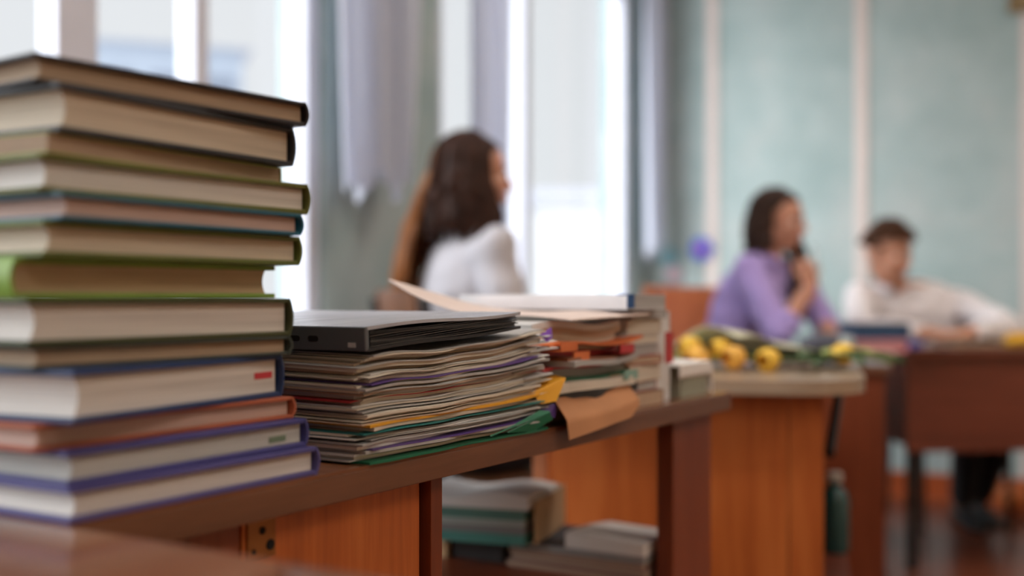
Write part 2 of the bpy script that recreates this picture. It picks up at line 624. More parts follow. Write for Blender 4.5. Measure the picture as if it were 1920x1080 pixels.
def build_outside():
    pale = plain('pale_facade', c(238, 238, 242), 0.9, 0.03, 0.3)
    roofm = plain('pale_roof', c(206, 208, 220), 0.9, 0.04, 0.5)
    blue = plain('blue_grey_facade', c(196, 208, 226), 0.9, 0.04, 0.3)
    win = plain('far_window_glass', c(150, 160, 180), 0.3, 0.05)
    g = MB().box(-80, -0.6, -30, 90, -4.2, -4.0)
    o = g.obj('ground_outside', plain('pale_ground', c(226, 226, 224), 0.95, 0.05, 0.2), None, (-1.2, 3, 0), A_WIN - PI / 2)
    tag(o, 'pale ground outside the windows', 'ground', kind='structure')
    # block seen through the left window
    def block(label, loc, rot, w, d, h, mat, roof, wins):
        r = thing('apartment_building', label, 'building', loc, rot)
        MB().box(-w / 2, w / 2, 0, d, 0, h).obj('wall', mat, r)
        MB().prism([(-0.3, h), (d / 2, h + roof), (d + 0.3, h)], -w / 2 - 0.3, w / 2 + 0.3, 'x').obj('roof', roofm, r)
        for k in range(wins[0]):
            for j in range(wins[1]):
                x = -w / 2 + (k + 0.5) * w / wins[0]
                z = h * (j + 0.5) / wins[1]
                MB().box(x - 0.5, x + 0.5, -0.04, 0.02, z - 0.7, z + 0.7).obj('window', win, r)
    block('blue grey apartment block seen through the left window', (-10.3, 34, -4.0), math.radians(20), 4.4, 8, 12.4, blue, 0.4, (3, 4))
    block('pale apartment block with a roof seen through the middle window', (2.3, 40, -4.0), math.radians(-4), 3.0, 9, 8.2, pale, 0.9, (0, 0))


def fill_lamp(label, s, inw):  # unseen lamps added under the ceiling as warm fill light
    p = back_pt(s, inw, CEIL)
    r = thing('fill_lamp', label, 'lamp', p, A_BACK, 'added fill lamps out of frame')
    MB().box(-0.62, 0.62, -0.16, 0.16, -0.07, -0.002).obj('housing', WHITE_PAINT, r, bevel=0.004)
    m, nt, b = newmat('fill_lamp_diffuser')
    b.inputs['Base Color'].default_value = (0.9, 0.9, 0.9, 1)
    b.inputs['Emission Color'].default_value = (1.0, 0.87, 0.75, 1)
    b.inputs['Emission Strength'].default_value = FILL_GLOW
    MB().box(-0.60, 0.60, -0.14, 0.14, -0.078, -0.0705).obj('diffuser', m, r)


FILL_GLOW = 19.5
build_room()
for s_, i_, l_ in ((1.6, 2.2, 'added fill lamp nearest the back wall by the windows'), (4.0, 2.2, 'added fill lamp nearest the back wall on the far side'),
                   (1.6, 4.6, 'added middle fill lamp by the windows'), (4.0, 4.6, 'added middle fill lamp on the far side'),
                   (4.2, 6.8, 'added fill lamp behind the viewer')):
    fill_lamp(l_, s_, i_)
build_curtains()
build_outside()

# ------------------------------------------------------------------ desks
A_DESK = math.atan2(0.854, 0.52)
C0 = Vector((-0.267, 0.686, 0))
EV = Vector((math.cos(A_DESK), math.sin(A_DESK), 0))
NV = Vector((-math.sin(A_DESK), math.cos(A_DESK), 0))
DT = 0.75


def D(d, n, z=0.0):
    return C0 + EV * d + NV * n + Vector((0, 0, z))


def rrect(x0, x1, y0, y1, rads, n=8):
    """rounded rectangle, radii for corners (x0,y0) (x1,y0) (x1,y1) (x0,y1)"""
    out = []
    for (cx, cy, a0), r in zip(((x0, y0, PI), (x1, y0, 1.5 * PI), (x1, y1, 0), (x0, y1, 0.5 * PI)), rads):
        ox = cx + r if cx == x0 else cx - r
        oy = cy + r if cy == y0 else cy - r
        if r < 1e-4:
            out.append((cx, cy))
            continue
        for k in range(n + 1):
            a = a0 + PI / 2 * k / n
            out.append((ox + r * math.cos(a), oy + r * math.sin(a)))
    return out


def build_desks():
    # the desk that carries the stacks
    r = thing('school_desk', 'brown school desk with open shelf carrying the book stack and paper piles', 'desk', C0, A_DESK)
    L = 1.122
    MB().box(0, L, 0, 0.5, DT - 0.003, DT).obj('desktop', DESKTOP, r)
    MB().box(0, L, 0.0, 0.5, DT - 0.025, DT - 0.003).obj('desktop_board', DESKEDGE, r, bevel=0.001)
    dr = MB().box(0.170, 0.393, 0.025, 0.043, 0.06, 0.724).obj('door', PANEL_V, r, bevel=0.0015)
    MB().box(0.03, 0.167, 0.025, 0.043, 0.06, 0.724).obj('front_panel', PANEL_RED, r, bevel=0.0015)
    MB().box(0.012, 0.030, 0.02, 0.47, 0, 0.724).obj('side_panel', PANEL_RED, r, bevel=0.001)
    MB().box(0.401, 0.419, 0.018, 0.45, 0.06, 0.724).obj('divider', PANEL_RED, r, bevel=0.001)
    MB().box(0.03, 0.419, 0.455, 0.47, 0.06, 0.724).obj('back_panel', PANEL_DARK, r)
    MB().box(0.419, 1.10, 0.047, 0.454, 0.482, 0.50).obj('shelf', PANEL_RED, r, bevel=0.001)
    MB().box(1.101, 1.118, 0.295, 0.320, 0.0, 0.724).obj('rear_post', PLY, r, bevel=0.001)
    MB().box(0.964, 1.100, 0.022, 0.046, 0.0, 0.724).obj('front_post', PANEL_RED, r, bevel=0.0015)
    lp = MB().box(0.173, 0.203, 0.0225, 0.0252, 0.690, 0.721).obj('latch_plate', BRASS, dr, bevel=0.001)
    for (x, z, rr) in ((0.188, 0.7115, 0.0030), (0.1965, 0.6995, 0.0042), (0.179, 0.697, 0.0018)):
        MB().tube([(x, 0.0216, z), (x, 0.0232, z)], rr, 12).obj('screw_hole', HOLE, dr)
    # the desk towards the viewer
    r = thing('school_desk', 'glossy brown desk top in the near left foreground under the book stack', 'desk', C0, A_DESK)
    MB().box(-1.10, -0.004, -0.34, 0.20, DT - 0.003, DT).obj('desktop', DESKTOP, r)
    MB().box(-1.10, -0.004, -0.34, 0.20, DT - 0.025, DT - 0.003).obj('desktop_board', DESKEDGE, r)
    for x in (-1.06, -0.07):
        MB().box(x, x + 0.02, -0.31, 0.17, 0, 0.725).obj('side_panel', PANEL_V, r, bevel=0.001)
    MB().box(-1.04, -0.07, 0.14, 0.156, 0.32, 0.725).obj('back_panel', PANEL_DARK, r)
    # round cornered desk with the flowers
    a2 = math.atan2(-0.25, 0.968)
    r = thing('school_desk', 'desk with a pale rounded top carrying the yellow flowers', 'desk', (0.575, 1.83, 0), a2)
    MB().prism(rrect(-0.62, 0, 0, 0.86, (0.03, 0.13, 0.05, 0.03)), DT - 0.003, DT).obj('desktop', TOP_PALE, r)
    MB().prism(rrect(-0.62, 0, 0, 0.86, (0.03, 0.13, 0.05, 0.03)), DT - 0.024, DT - 0.003).obj('desktop_board', TOP_PALE, r, smooth=40)
    MB().box(-0.565, -0.128, 0.075, 0.095, 0, 0.726).obj('side_panel', PANEL_V, r, bevel=0.001)
    MB().box(-0.126, -0.070, 0.072, 0.096, 0, 0.726).obj('front_post', PANEL_V, r, bevel=0.0015)
    MB().box(-0.565, -0.09, 0.74, 0.76, 0, 0.726).obj('side_panel', PANEL_V, r, bevel=0.001)
    MB().box(-0.565, -0.55, 0.095, 0.74, 0.25, 0.726).obj('back_panel', PANEL_DARK, r)
    MB().box(-0.55, -0.02, 0.097, 0.74, 0.355, 0.372).obj('shelf', PANEL_DARK, r, bevel=0.001)
    MB().tube([(-0.035, 0.36, 0.722), (-0.06, 0.10, 0.62)], 0.009, 8).obj('strut', BLACK_METAL, r, smooth=40)
    # grey topped desk of the girl in purple
    a3 = math.atan2(-0.33, 0.944)
    r = thing('school_desk', 'desk with a grey laminate top in front of the girl in purple', 'desk', (0.93, 2.80, 0), a3)
    MB().box(-0.5, 0, 0, 0.88, 0.717, 0.72).obj('desktop', TOP_GREY, r)
    MB().box(-0.5, 0, 0, 0.88, 0.698, 0.717).obj('desktop_board', DESKEDGE, r)
    MB().box(-0.48, -0.012, 0.02, 0.04, 0, 0.698).obj('side_panel', PANEL_RED, r, bevel=0.001)
    MB().box(-0.48, -0.06, 0.48, 0.50, 0, 0.698).obj('side_panel', PANEL_V, r, bevel=0.001)
    MB().box(-0.30, -0.285, 0.04, 0.48, 0.36, 0.698).obj('back_panel', PANEL_DARK, r)
    # dark desk of the boy
    a4 = math.radians(6)
    r = thing('school_desk', 'dark brown desk with a broad front panel in front of the boy', 'desk', (1.285, 3.64, 0), a4)
    MB().box(0, 1.2, 0, 0.47, 0.716, 0.72).obj('desktop', TOP_DARK, r)
    MB().box(0, 1.2, 0, 0.47, 0.697, 0.716).obj('desktop_board', PANEL_DARK, r)
    MB().box(-0.01, 1.18, 0.03, 0.048, 0.385, 0.697).obj('front_panel', PANEL_DARK, r, bevel=0.002)
    for x in (0.01, 1.15):
        for y in (0.05, 0.43):
            MB().box(x, x + 0.03, y, y + 0.03, 0, 0.697).obj('leg', BLACK_METAL, r, bevel=0.003)
    MB().box(0.015, 0.035, 0.08, 0.43, 0.40, 0.697).obj('side_panel', PANEL_DARK, r)


build_desks()


def chair(label, loc, rot, ply, seat_h=0.43, top=0.86, group='school chairs of the students', bh=0.19, bw=0.38):
    """faces local +x"""
    r = thing('school_chair', label, 'chair', loc, rot, group)
    def seat(u, v):
        x = -0.19 + 0.37 * u
        y = -0.185 + 0.37 * v
        z = seat_h + 0.010 * (2 * u - 1) ** 2 - 0.02 * max(0, u - 0.85) / 0.15 + 0.006 * (2 * v - 1) ** 2
        return (x, y, z)
    MB().grid(seat, 10, 8, 0.010).obj('seat', ply, r, smooth=50)
    def back(u, v):
        y = -bw / 2 + bw * u
        z = top - bh + bh * v
        x = -0.20 - 0.03 * v - 0.02 * (1 - (2 * u - 1) ** 2)
        return (x, y, z)
    MB().grid(back, 10, 6, lambda u, v: Vector(back(u, v)) + Vector((-0.010, 0, 0))).obj('backrest', ply, r, smooth=50)
    for s in (-1, 1):
        MB().tube([(0.17, s * 0.165, 0), (0.15, s * 0.165, seat_h - 0.015)], 0.0125, 10).obj('leg', BLACK_METAL, r, smooth=40)
        MB().tube([(-0.22, s * 0.165, 0), (-0.17, s * 0.165, seat_h - 0.02), (-0.195, s * 0.165, seat_h + 0.12), (-0.225, s * 0.165, top - 0.02)], 0.0125, 10).obj('leg', BLACK_METAL, r, smooth=40)
    f = MB()
    for s in (-1, 1):
        f.tube([(0.15, s * 0.165, seat_h - 0.022), (-0.17, s * 0.165, seat_h - 0.022)], 0.011, 8)
    f.tube([(0.13, -0.165, seat_h - 0.022), (0.13, 0.165, seat_h - 0.022)], 0.011, 8)
    f.tube([(-0.16, -0.165, seat_h - 0.022), (-0.16, 0.165, seat_h - 0.022)], 0.011, 8)
    f.obj('seat_frame', BLACK_METAL, r, smooth=40)
    return r


# ------------------------------------------------------------------ books
PAGES = lambda n, col: pages('pages_' + n, col)


def book(name, label, cat, loc, rot, W, L, T, cover, pg, spine=1, soft=False, group=None, inset=0.0055, tilt=None, spine_mat=None):
    """x: width (spine at x=W if spine>0), y: height, z: thickness"""
    r = thing(name, label, cat, loc, rot if tilt is None else (tilt[0], tilt[1], rot), group)
    ct = 0.0009 if soft else min(0.0036, T * 0.16)
    ins = 0.0008 if soft else inset
    sx = W if spine > 0 else 0.0
    fx = 0.0 if spine > 0 else W
    bv = 0.0002 if soft else 0.0008
    hs = 0.0 if soft else 0.004
    xa, xb = (0.0, W - hs) if spine > 0 else (hs, W)
    MB().box(xa, xb, 0, L, T - ct, T).obj('front_cover', cover, r, bevel=bv)
    MB().box(xa, xb, 0, L, 0, ct).obj('back_cover', cover, r, bevel=bv)
    # spine, slightly rounded
    bul = 0.0006 if soft else 0.0045
    th = 0.0009 if soft else 0.0024
    n = 8
    outer, inner = [], []
    sg = 1 if spine > 0 else -1
    x_in = sx - sg * hs
    for k in range(n + 1):
        z = T * k / n
        e = bul * (1 - (2 * k / n - 1) ** 2)
        outer.append((x_in + sg * (0.0005 + e * 0.9 + (hs * 0.3)), z))
        inner.append((x_in + sg * (0.0005 + e * 0.9 + (hs * 0.3) - th), z))
    MB().prism(outer + inner[::-1], 0, L, 'y').obj('spine', spine_mat or cover, r, smooth=40)
    # page block, hollow fore edge
    px = x_in + sg * (0.0 if soft else 0.001)
    fe = fx + sg * ins
    poly = [(px, ct), (px, T - ct)]
    hol = 0.0 if soft else min(0.004, T * 0.12)
    m = 6
    for k in range(m + 1):
        z = T - ct - (T - 2 * ct) * k / m
        poly.append((fe + sg * hol * (1 - (2 * k / m - 1) ** 2), z))
    MB().prism(poly, ins, L - ins, 'y').obj('page_block', pg, r)
    return r


def build_book_stack():
    # bottom to top: corner u, right end u, thickness, cover, pages, spine side, soft, L, label
    F = 2133.33
    blk = plain('cover_black', c(34, 32, 40), 0.45, 0.1, 20, 0.2, 400)
    slate = plain('cover_slate', c(40, 44, 52), 0.5, 0.1, 20, 0.2, 400)
    olive = plain('cover_olive', c(96, 100, 40), 0.55, 0.1, 20, 0.2, 400)
    lime = plain('cover_lime', c(168, 180, 96), 0.55, 0.08, 20)
    teal = plain('cover_teal', c(14, 92, 118), 0.45, 0.08, 20)
    green = plain('cover_green', c(98, 112, 48), 0.5, 0.1, 20, 0.2, 400)
    bright = plain('cover_bright_green', c(132, 168, 72), 0.5, 0.08, 20)
    dolive = plain('cover_dark_olive', c(64, 70, 38), 0.5, 0.1, 20, 0.2, 400)
    gdark = plain('cover_dark_grey_green', c(56, 66, 62), 0.5, 0.1, 20)
    navy = plain('cover_navy', c(30, 56, 104), 0.45, 0.1, 20, 0.2, 400)
    orange = plain('cover_orange', c(172, 92, 62), 0.55, 0.1, 20)
    indigo = plain('cover_indigo', c(66, 66, 130), 0.45, 0.1, 20, 0.2, 400)
    violet = plain('cover_violet', c(80, 76, 136), 0.45, 0.1, 20, 0.2, 400)
    white = pages('pages_white', c(228, 224, 220))
    cream = pages('pages_cream', c(218, 206, 188))
    tan = pages('pages_tan', c(206, 182, 152))
    grey = pages('pages_grey', c(204, 206, 204))
    pink = pages('pages_pinkish', c(206, 178, 168))
    brown = pages('pages_brown', c(186, 164, 142))
    spec = [
        (130, 598, .0215, violet, white, 1, 0, 'violet hardcover book with white pages, lowest in the tall stack'),
        (125, 577, .0215, indigo, grey, 1, 0, 'indigo hardcover book, second from the bottom of the tall stack'),
        (60, 553, .0165, orange, pink, 1, 0, 'thin orange book with pinkish pages in the tall stack'),
        (138, 531, .0325, navy, white, 1, 0, 'thick navy hardcover with a red mark on its page edges'),
        (60, 547, .0140, gdark, brown, 1, 0, 'thin grey green book under the dark olive one in the tall stack'),
        (50, 548, .0290, dolive, white, 1, 0, 'thick dark olive hardcover with white pages in the tall stack'),
        (22, 516, .0250, bright, tan, -1, 0, 'green book with its bright green spine turned left in the tall stack'),
        (80, 565, .0225, green, cream, 1, 0, 'green hardcover with cream pages directly under the teal book'),
        (115, 568, .0165, teal, pink, 1, 0, 'thin teal blue book in the middle of the tall stack'),
        (72, 581, .0235, olive, white, 1, 0, 'olive green hardcover directly above the teal book'),
        (88, 526, .0130, lime, brown, 1, 1, 'thin lime green paperback, third from the top of the tall stack'),
        (110, 553, .0300, slate, cream, 1, 0, 'thick slate black hardcover, second from the top of the tall stack'),
        (62, 578, .0185, blk, brown, 1, 0, 'black hardcover book on top of the tall stack'),
    ]
    z = DT
    rr = random.Random(3)
    for k, (uc, ur, T, cov, pg, sp, soft, lab) in enumerate(spec):
        yc = 0.690 + rr.uniform(-0.004, 0.004)
        yr = 0.884 + rr.uniform(-0.006, 0.006)
        p = Vector(((uc - 960) / F * yc, yc, 0))
        q = Vector(((ur - 960) / F * yr, yr, 0))
        W = (q - p).length
        a = math.atan2(q.y - p.y, q.x - p.x)
        b_ = book('paperback_book' if soft else 'hardcover_book', lab, 'book', (p.x, p.y, z), a, W, 0.262 + rr.uniform(-.01, .01), T, cov, pg, sp, bool(soft),
                  group='books in the tall stack')
        if k == 3:
            MB().box(W - 0.030, W - 0.008, 0.0048, 0.0058, T * 0.45, T * 0.60).obj('red_mark', plain('red_ink', c(200, 62, 72), 0.6, 0.1), b_)
        if k == 1:
            MB().box(W - 0.038, W - 0.020, 0.0048, 0.0058, T * 0.28, T * 0.48).obj('green_mark', plain('green_ink', c(112, 132, 112), 0.7, 0.1), b_)
        z += T + 0.0003


build_book_stack()

# ------------------------------------------------------------------ paper piles
ORD = ['first', 'second', 'third', 'fourth', 'fifth', 'sixth', 'seventh', 'eighth', 'ninth', 'tenth', 'eleventh', 'twelfth', 'thirteenth', 'fourteenth',
       'fifteenth', 'sixteenth', 'seventeenth', 'eighteenth', 'nineteenth', 'twentieth', 'twenty-first', 'twenty-second', 'twenty-third', 'twenty-fourth']
PAPER = {
    'white': pages('paper_white', c(226, 226, 226), 0.82, 700),
    'cream': pages('paper_cream', c(222, 214, 200), 0.8, 700),
    'grey': pages('paper_grey', c(186, 186, 186), 0.8, 700),
    'tan': pages('paper_tan', c(196, 172, 150), 0.8, 700)
    , 'sheet': plain('plain_white_paper', c(238, 236, 234), 0.7, 0.03),
    'black': plain('folder_black', c(40, 38, 40), 0.5, 0.1),
    'yellow': plain('folder_yellow', c(226, 166, 44), 0.5, 0.08),
    'green': plain('folder_green', c(16, 108, 78), 0.45, 0.08),
    'purple': plain('folder_purple', c(92, 66, 140), 0.45, 0.08),
    'red': plain('folder_red', c(188, 54, 58), 0.5, 0.1),
    'brown': plain('folder_brown', c(142, 92, 66), 0.6, 0.1),
    'orange': plain('folder_orange', c(218, 118, 66), 0.55, 0.1),
    'kraft': plain('kraft_paper', c(184, 130, 90), 0.8, 0.08, 14),
    'teal': plain('folder_teal', c(40, 128, 128), 0.45, 0.08),
    'mint': plain('folder_mint', c(132, 172, 160), 0.5, 0.08),
    'blue': plain('cover_label_blue', c(28, 84, 150), 0.4, 0.05),
}


def pile(specs, x0, x1, y0, y1, z0, name, labels, cat, group, seed, field, jit=0.006, lift=0.3, root=None, rot=0, nx=14, ny=8):
    """specs: list of (thickness, colour key). field(x,y in 0..1) scales the height of the pile, so sheets never cross"""
    rr = random.Random(seed)
    z = 0.0
    out = []
    for k, (th, col) in enumerate(specs):
        ax0 = x0 + rr.uniform(-jit, jit)
        ax1 = x1 + rr.uniform(-jit, jit) * 1.6
        ay0 = y0 + rr.uniform(-jit, jit)
        ay1 = y1 + rr.uniform(-jit, jit)
        sk = rr.uniform(-jit, jit)
        if col in ('yellow', 'green', 'purple', 'teal') and jit < 0.01:
            ay0, ax1, sk = y0 - 0.0085, x1 + 0.006, 0.0
        gap = 0.00025
        ph = rr.uniform(0, 10)
        def pos(u, v, zz, wob):
            x = ax0 + (ax1 - ax0) * u + sk * v * 0.5
            y = ay0 + (ay1 - ay0) * v + sk * (u - 0.5) + 0.0018 * math.sin(u * 9 + ph) + 0.001 * math.sin(u * 23 + ph)
            uu, vv = (x - x0) / (x1 - x0), (y - y0) / (y1 - y0)
            return Vector((x, y, z0 + zz * field(uu, vv)))
        zt, zb = z + th, z + gap
        mb = MB()
        mb.grid(lambda u, v: pos(u, v, zt, 0), nx, ny, lambda u, v: pos(u, v, zb, 0))
        base = D((x0 + x1) / 2, (y0 + y1) / 2, z0)
        # build in desk space, object at the pile's foot
        mb.v = [(p[0] - (x0 + x1) / 2, p[1] - (y0 + y1) / 2, p[2] - z0) for p in mb.v]
        lab = labels(k, col)
        o = mb.obj(name(col) if callable(name) else name, PAPER[col], None, base, A_DESK, smooth=35)
        tag(o, lab, cat(col) if callable(cat) else cat, group)
        out.append(o)
        z += th
    return z, out


def build_pile_a():
    rr = random.Random(21)
    specs = [(.0022, 'green')]
    total = .0022
    pal = ['white', 'cream', 'grey', 'white', 'cream', 'tan', 'grey', 'cream']
    marks = {5: 'purple', 9: 'black', 14: 'teal', 17: 'yellow', 30: 'red', 38: 'purple', 24: 'black'}
    k = 1
    while total < 0.094:
        if k in marks:
            t, cc = (.0024 if marks[k] == 'yellow' else .0013, marks[k])
        else:
            t, cc = (rr.choice([.0011, .0015, .002, .0026, .0035]), rr.choice(pal))
        specs.append((t, cc))
        total += t
        k += 1
    sc = 0.094 / total
    specs = [(t * sc, q) for t, q in specs]
    def field(u, v):
        w = 0.02 * math.sin(7 * u + 1.0) + 0.012 * math.sin(15 * u + 3 * v)
        return 0.93 + 0.15 * u + 0.03 * v + w
    words = {'green': 'green folder at the bottom of the binder topped paper pile', 'yellow': 'yellow folder in the middle of the binder topped paper pile',
             'teal': 'thin teal folder in the binder topped paper pile', 'red': 'thin red folder in the binder topped paper pile'}
    seen = {}
    def lab(k, col):
        if col in words:
            return words[col]
        if col == 'purple':
            seen[col] = seen.get(col, 0) + 1
            return ['thin purple folder low in the binder topped paper pile', 'thin purple folder near the top of the binder topped pile'][seen[col] - 1]
        if col == 'black':
            seen[col] = seen.get(col, 0) + 1
            return ['thin black folder low in the binder topped paper pile', 'thin black folder high in the binder topped paper pile'][seen[col] - 1]
        seen[col] = seen.get(col, 0) + 1
        return '%s %s paper sheaf from the bottom of the binder topped pile' % (ORD[seen[col] - 1], col)
    nm = lambda col: 'folder' if col in ('green', 'yellow', 'teal', 'red', 'purple', 'black') else 'paper_sheaf'
    ct = lambda col: 'folder' if col in ('green', 'yellow', 'teal', 'red', 'purple', 'black') else 'paper'
    zt, objs = pile(specs, 0.285, 0.575, 0.006, 0.222, DT, nm, lab, ct, 'papers in the binder topped pile', 5, field, jit=0.008, nx=26, ny=12)
    # coloured tabs that stick out of the far right end, each a part of its folder
    def tab(host, pts, z, mat, name='tab', th=0.0012):
        x_c, y_c = (0.285 + 0.575) / 2, (0.006 + 0.222) / 2
        mb = MB()
        n = len(pts)
        vs = [(p[0] - x_c, p[1] - y_c, p[2]) for p in pts] + [(p[0] - x_c, p[1] - y_c - th * 0.6, p[2] - th) for p in pts]
        fs = [tuple(range(n)), tuple(range(n, 2 * n))[::-1]] + [(i, (i + 1) % n, n + (i + 1) % n, n + i) for i in range(n)]
        mb.add(vs, fs)
        mb.obj(name, mat, host)
    byc = {}
    for o, (t, q) in zip(objs, specs):
        byc.setdefault(q, []).append(o)
    tab(byc['yellow'][0], [(.555, .002, .040), (.612, -.006, .052), (.618, .010, .054), (.560, .03, .044)], 0, PAPER['yellow'])
    tab(byc['yellow'][0], [(.556, .0015, .040), (.612, -.006, .052), (.590, -.007, .030), (.565, -.002, .029)], 0, PAPER['yellow'])
    tab(byc['green'][0], [(.50, -.003, .006), (.575, -.008, .020), (.582, -.007, .012), (.55, -.004, .003)], 0, PAPER['green'])
    tab(byc['green'][0], [(.47, -.002, .0055), (.575, -.008, .020), (.560, -.005, .022), (.50, .0, .008)], 0, PAPER['green'])
    tab(byc['teal'][0], [(.580, .004, .037), (.605, .0, .042), (.607, .0, .030), (.585, .0, .028)], 0, PAPER['teal'])
    tab(byc['purple'][0], [(.575, .004, .022), (.603, .0, .026), (.600, .0, .012), (.582, .0, .012)], 0, PAPER['purple'])
    tab(byc['purple'][-1], [(.575, .004, .098), (.592, .0, .106), (.594, .0, .096), (.582, .0, .092)], 0, plain('purple_clip', c(134, 84, 200), 0.4, 0.05))
    # loose dog-eared corners
    white = PAPER['white']
    for k in range(10):
        x = rr.uniform(0.55, 0.588)
        z = 0.034 + 0.0068 * k
        host = objs[min(len(objs) - 1, 6 + 4 * k)]
        tab(host, [(x - .03, .003, z), (x + .018, -.004 + rr.uniform(-.004, .003), z + rr.uniform(.002, .008)), (x + .016, .02, z + .005), (x - .02, .03, z + .001)], 0,
            rr.choice([white, PAPER['cream'], white]), 'dog_ear', 0.0006)
    # the binder on top
    zb = DT + 0.0925
    dk = plain('binder_cover_sheen', c(176, 178, 186), 0.26, 0.12, 1, 0.2, 90, mapscale=(6, 60, 60))  # window reflection on the dark cover, put into this pale colour
    bk = plain('binder_black', c(34, 33, 35), 0.5, 0.1)
    sp = plain('binder_spine_grey', c(92, 96, 102), 0.35, 0.06)
    tilt = math.radians(-3.0)
    r = thing('ring_binder', 'dark grey ring binder lying on top of the large paper pile', 'binder', D(0.282, -0.004, zb), (0, tilt, A_DESK))
    BL, BW, BT = 0.242, 0.285, 0.021
    def top(u, v):
        return (BL * u, BW * v, BT - 0.003 * u + 0.0015 * math.sin(u * 6))
    MB().grid(top, 16, 6, 0.0028).obj('top_cover', dk, r, smooth=40)
    MB().grid(lambda u, v: (BL * u, BW * v, 0.0030 + 0.001 * math.sin(u * 7)), 16, 6, 0.0026).obj('bottom_cover', bk, r, smooth=40)
    s = MB().box(-0.003, 0.002, 0.0, BW, 0.001, BT).obj('spine', sp, r, bevel=0.0012)
    for y in (0.050, 0.070):
        MB().prism(rrect(y, y + 0.011, 0.008, 0.013, (.0024,) * 4, 4), -0.0036, -0.0028, 'x').obj('slot', HOLE, s)
    MB().box(-0.0036, -0.0028, 0.010, 0.018, 0.004, 0.008).obj('spine_mark', plain('spine_mark_white', c(190, 192, 196), 0.5, 0.2, 500), s)
    for k in range(9):
        zz = 0.0045 + 0.00145 * k
        x1 = BL - rr.uniform(0.001, 0.008)
        MB().grid(lambda u, v: (0.006 + (x1 - 0.006) * u, 0.002 + rr.uniform(0, .0006) + (BW - .008) * v, zz + 0.0006 * math.sin(8 * u + k)), 14, 2, 0.0009).obj('divider_sheet', bk if k % 3 else plain('binder_sheet_grey', c(74, 70, 68), 0.6, 0.1), r)


build_pile_a()


def build_pile_b():
    specs = [(.012, 'tan'), (.008, 'cream'), (.003, 'brown'), (.010, 'black'), (.010, 'cream'), (.003, 'green'), (.009, 'grey'),
             (.004, 'red'), (.006, 'grey'), (.003, 'brown'), (.008, 'red'), (.005, 'tan'), (.003, 'orange'), (.008, 'cream'), (.006, 'tan'), (.007, 'white')]
    rr = random.Random(4)
    cnt = {}
    def lab(k, col):
        n = [q for _, q in specs[:k + 1]].count(col)
        pos = ORD[n - 1]
        kind = {'tan': 'tan paper pad', 'cream': 'cream paper pad', 'white': 'white paper pad', 'grey': 'grey paper pad'}.get(col, col + ' folder')
        return '%s %s from the bottom of the crooked pile behind the binder' % (pos, kind)
    nm = lambda col: 'paper_pad' if col in ('tan', 'cream', 'white', 'grey') else 'folder'
    ct = lambda col: 'paper' if col in ('tan', 'cream', 'white', 'grey') else 'folder'
    f = lambda u, v: 1.0 + 0.05 * math.sin(5 * u + 1) + 0.08 * u * (1 - v)
    z, objs = pile(specs, 0.605, 0.800, 0.012, 0.27, DT, nm, lab, ct, 'papers in the crooked pile behind the binder', 11, f, jit=0.016, nx=12, ny=8)
    # orange and red tabs
    xc, yc = (0.605 + 0.800) / 2, (0.012 + 0.27) / 2
    for (x, zz, col, hk) in ((0.622, .084, 'orange', 12), (0.65, .072, 'orange', 9), (0.765, .076, 'red', 10), (0.775, .045, 'mint', 6)):
        mb = MB().box(x - xc - .018, x - xc + .018, -.006 - yc, -.0045 - yc, zz - .004, zz + .006)
        mb.box(x - xc - .018, x - xc + .018, -.006 - yc, .02 - yc, zz - .0045, zz - .0035)
        mb.obj('tab', PAPER[col], objs[hk])
    # kraft sheet that hangs over the desk edge
    def hang(u, v):
        d = 0.600 + 0.178 * u
        drop = v
        n = 0.012 - 0.022 * min(1, v * 1.6)
        z = DT + 0.044 - 0.056 * v - 0.008 * math.sin(u * PI) * (1 - v) + 0.004 * u + 0.006 * v * u
        if v > 0.75:
            d = 0.600 + 0.178 * u - 0.03 * u * (v - 0.75) / 0.25
        p = D(d, n - 0.008 * v, z)
        return p
    base = D(0.68, 0.0, DT)
    mb = MB().grid(lambda u, v: hang(u, v) - base, 14, 14, lambda u, v: hang(u, v) - base + NV * 0.0012)
    o = mb.obj('kraft_folder', PAPER['kraft'], None, base, 0, smooth=40)
    tag(o, 'torn brown kraft sheet hanging over the desk edge', 'folder')
    # large open beige folder on top of the pile, its far corner curled up
    bz = DT + z * 1.05 + 0.003
    def flap(u, v):
        d = 0.63 + 0.20 * u - 0.03 * v
        n = -0.005 + 0.225 * v
        up = 0.050 * max(0, v - 0.45) ** 1.4 / 0.55 ** 1.4 * (1.0 - 0.75 * u)
        zz = bz + up + 0.004 * u + 0.005 * math.sin(v * 5)
        return D(d, n, zz)
    base = D(0.7, 0.15, bz)
    mb = MB().grid(lambda u, v: flap(u, v) - base, 14, 24, 0.0016)
    o = mb.obj('card_folder', plain('folder_beige', c(226, 208, 200), 0.6, 0.06), None, base, 0, smooth=50)
    tag(o, 'open beige card folder with an upturned corner lying across the pile', 'folder')


build_pile_b()


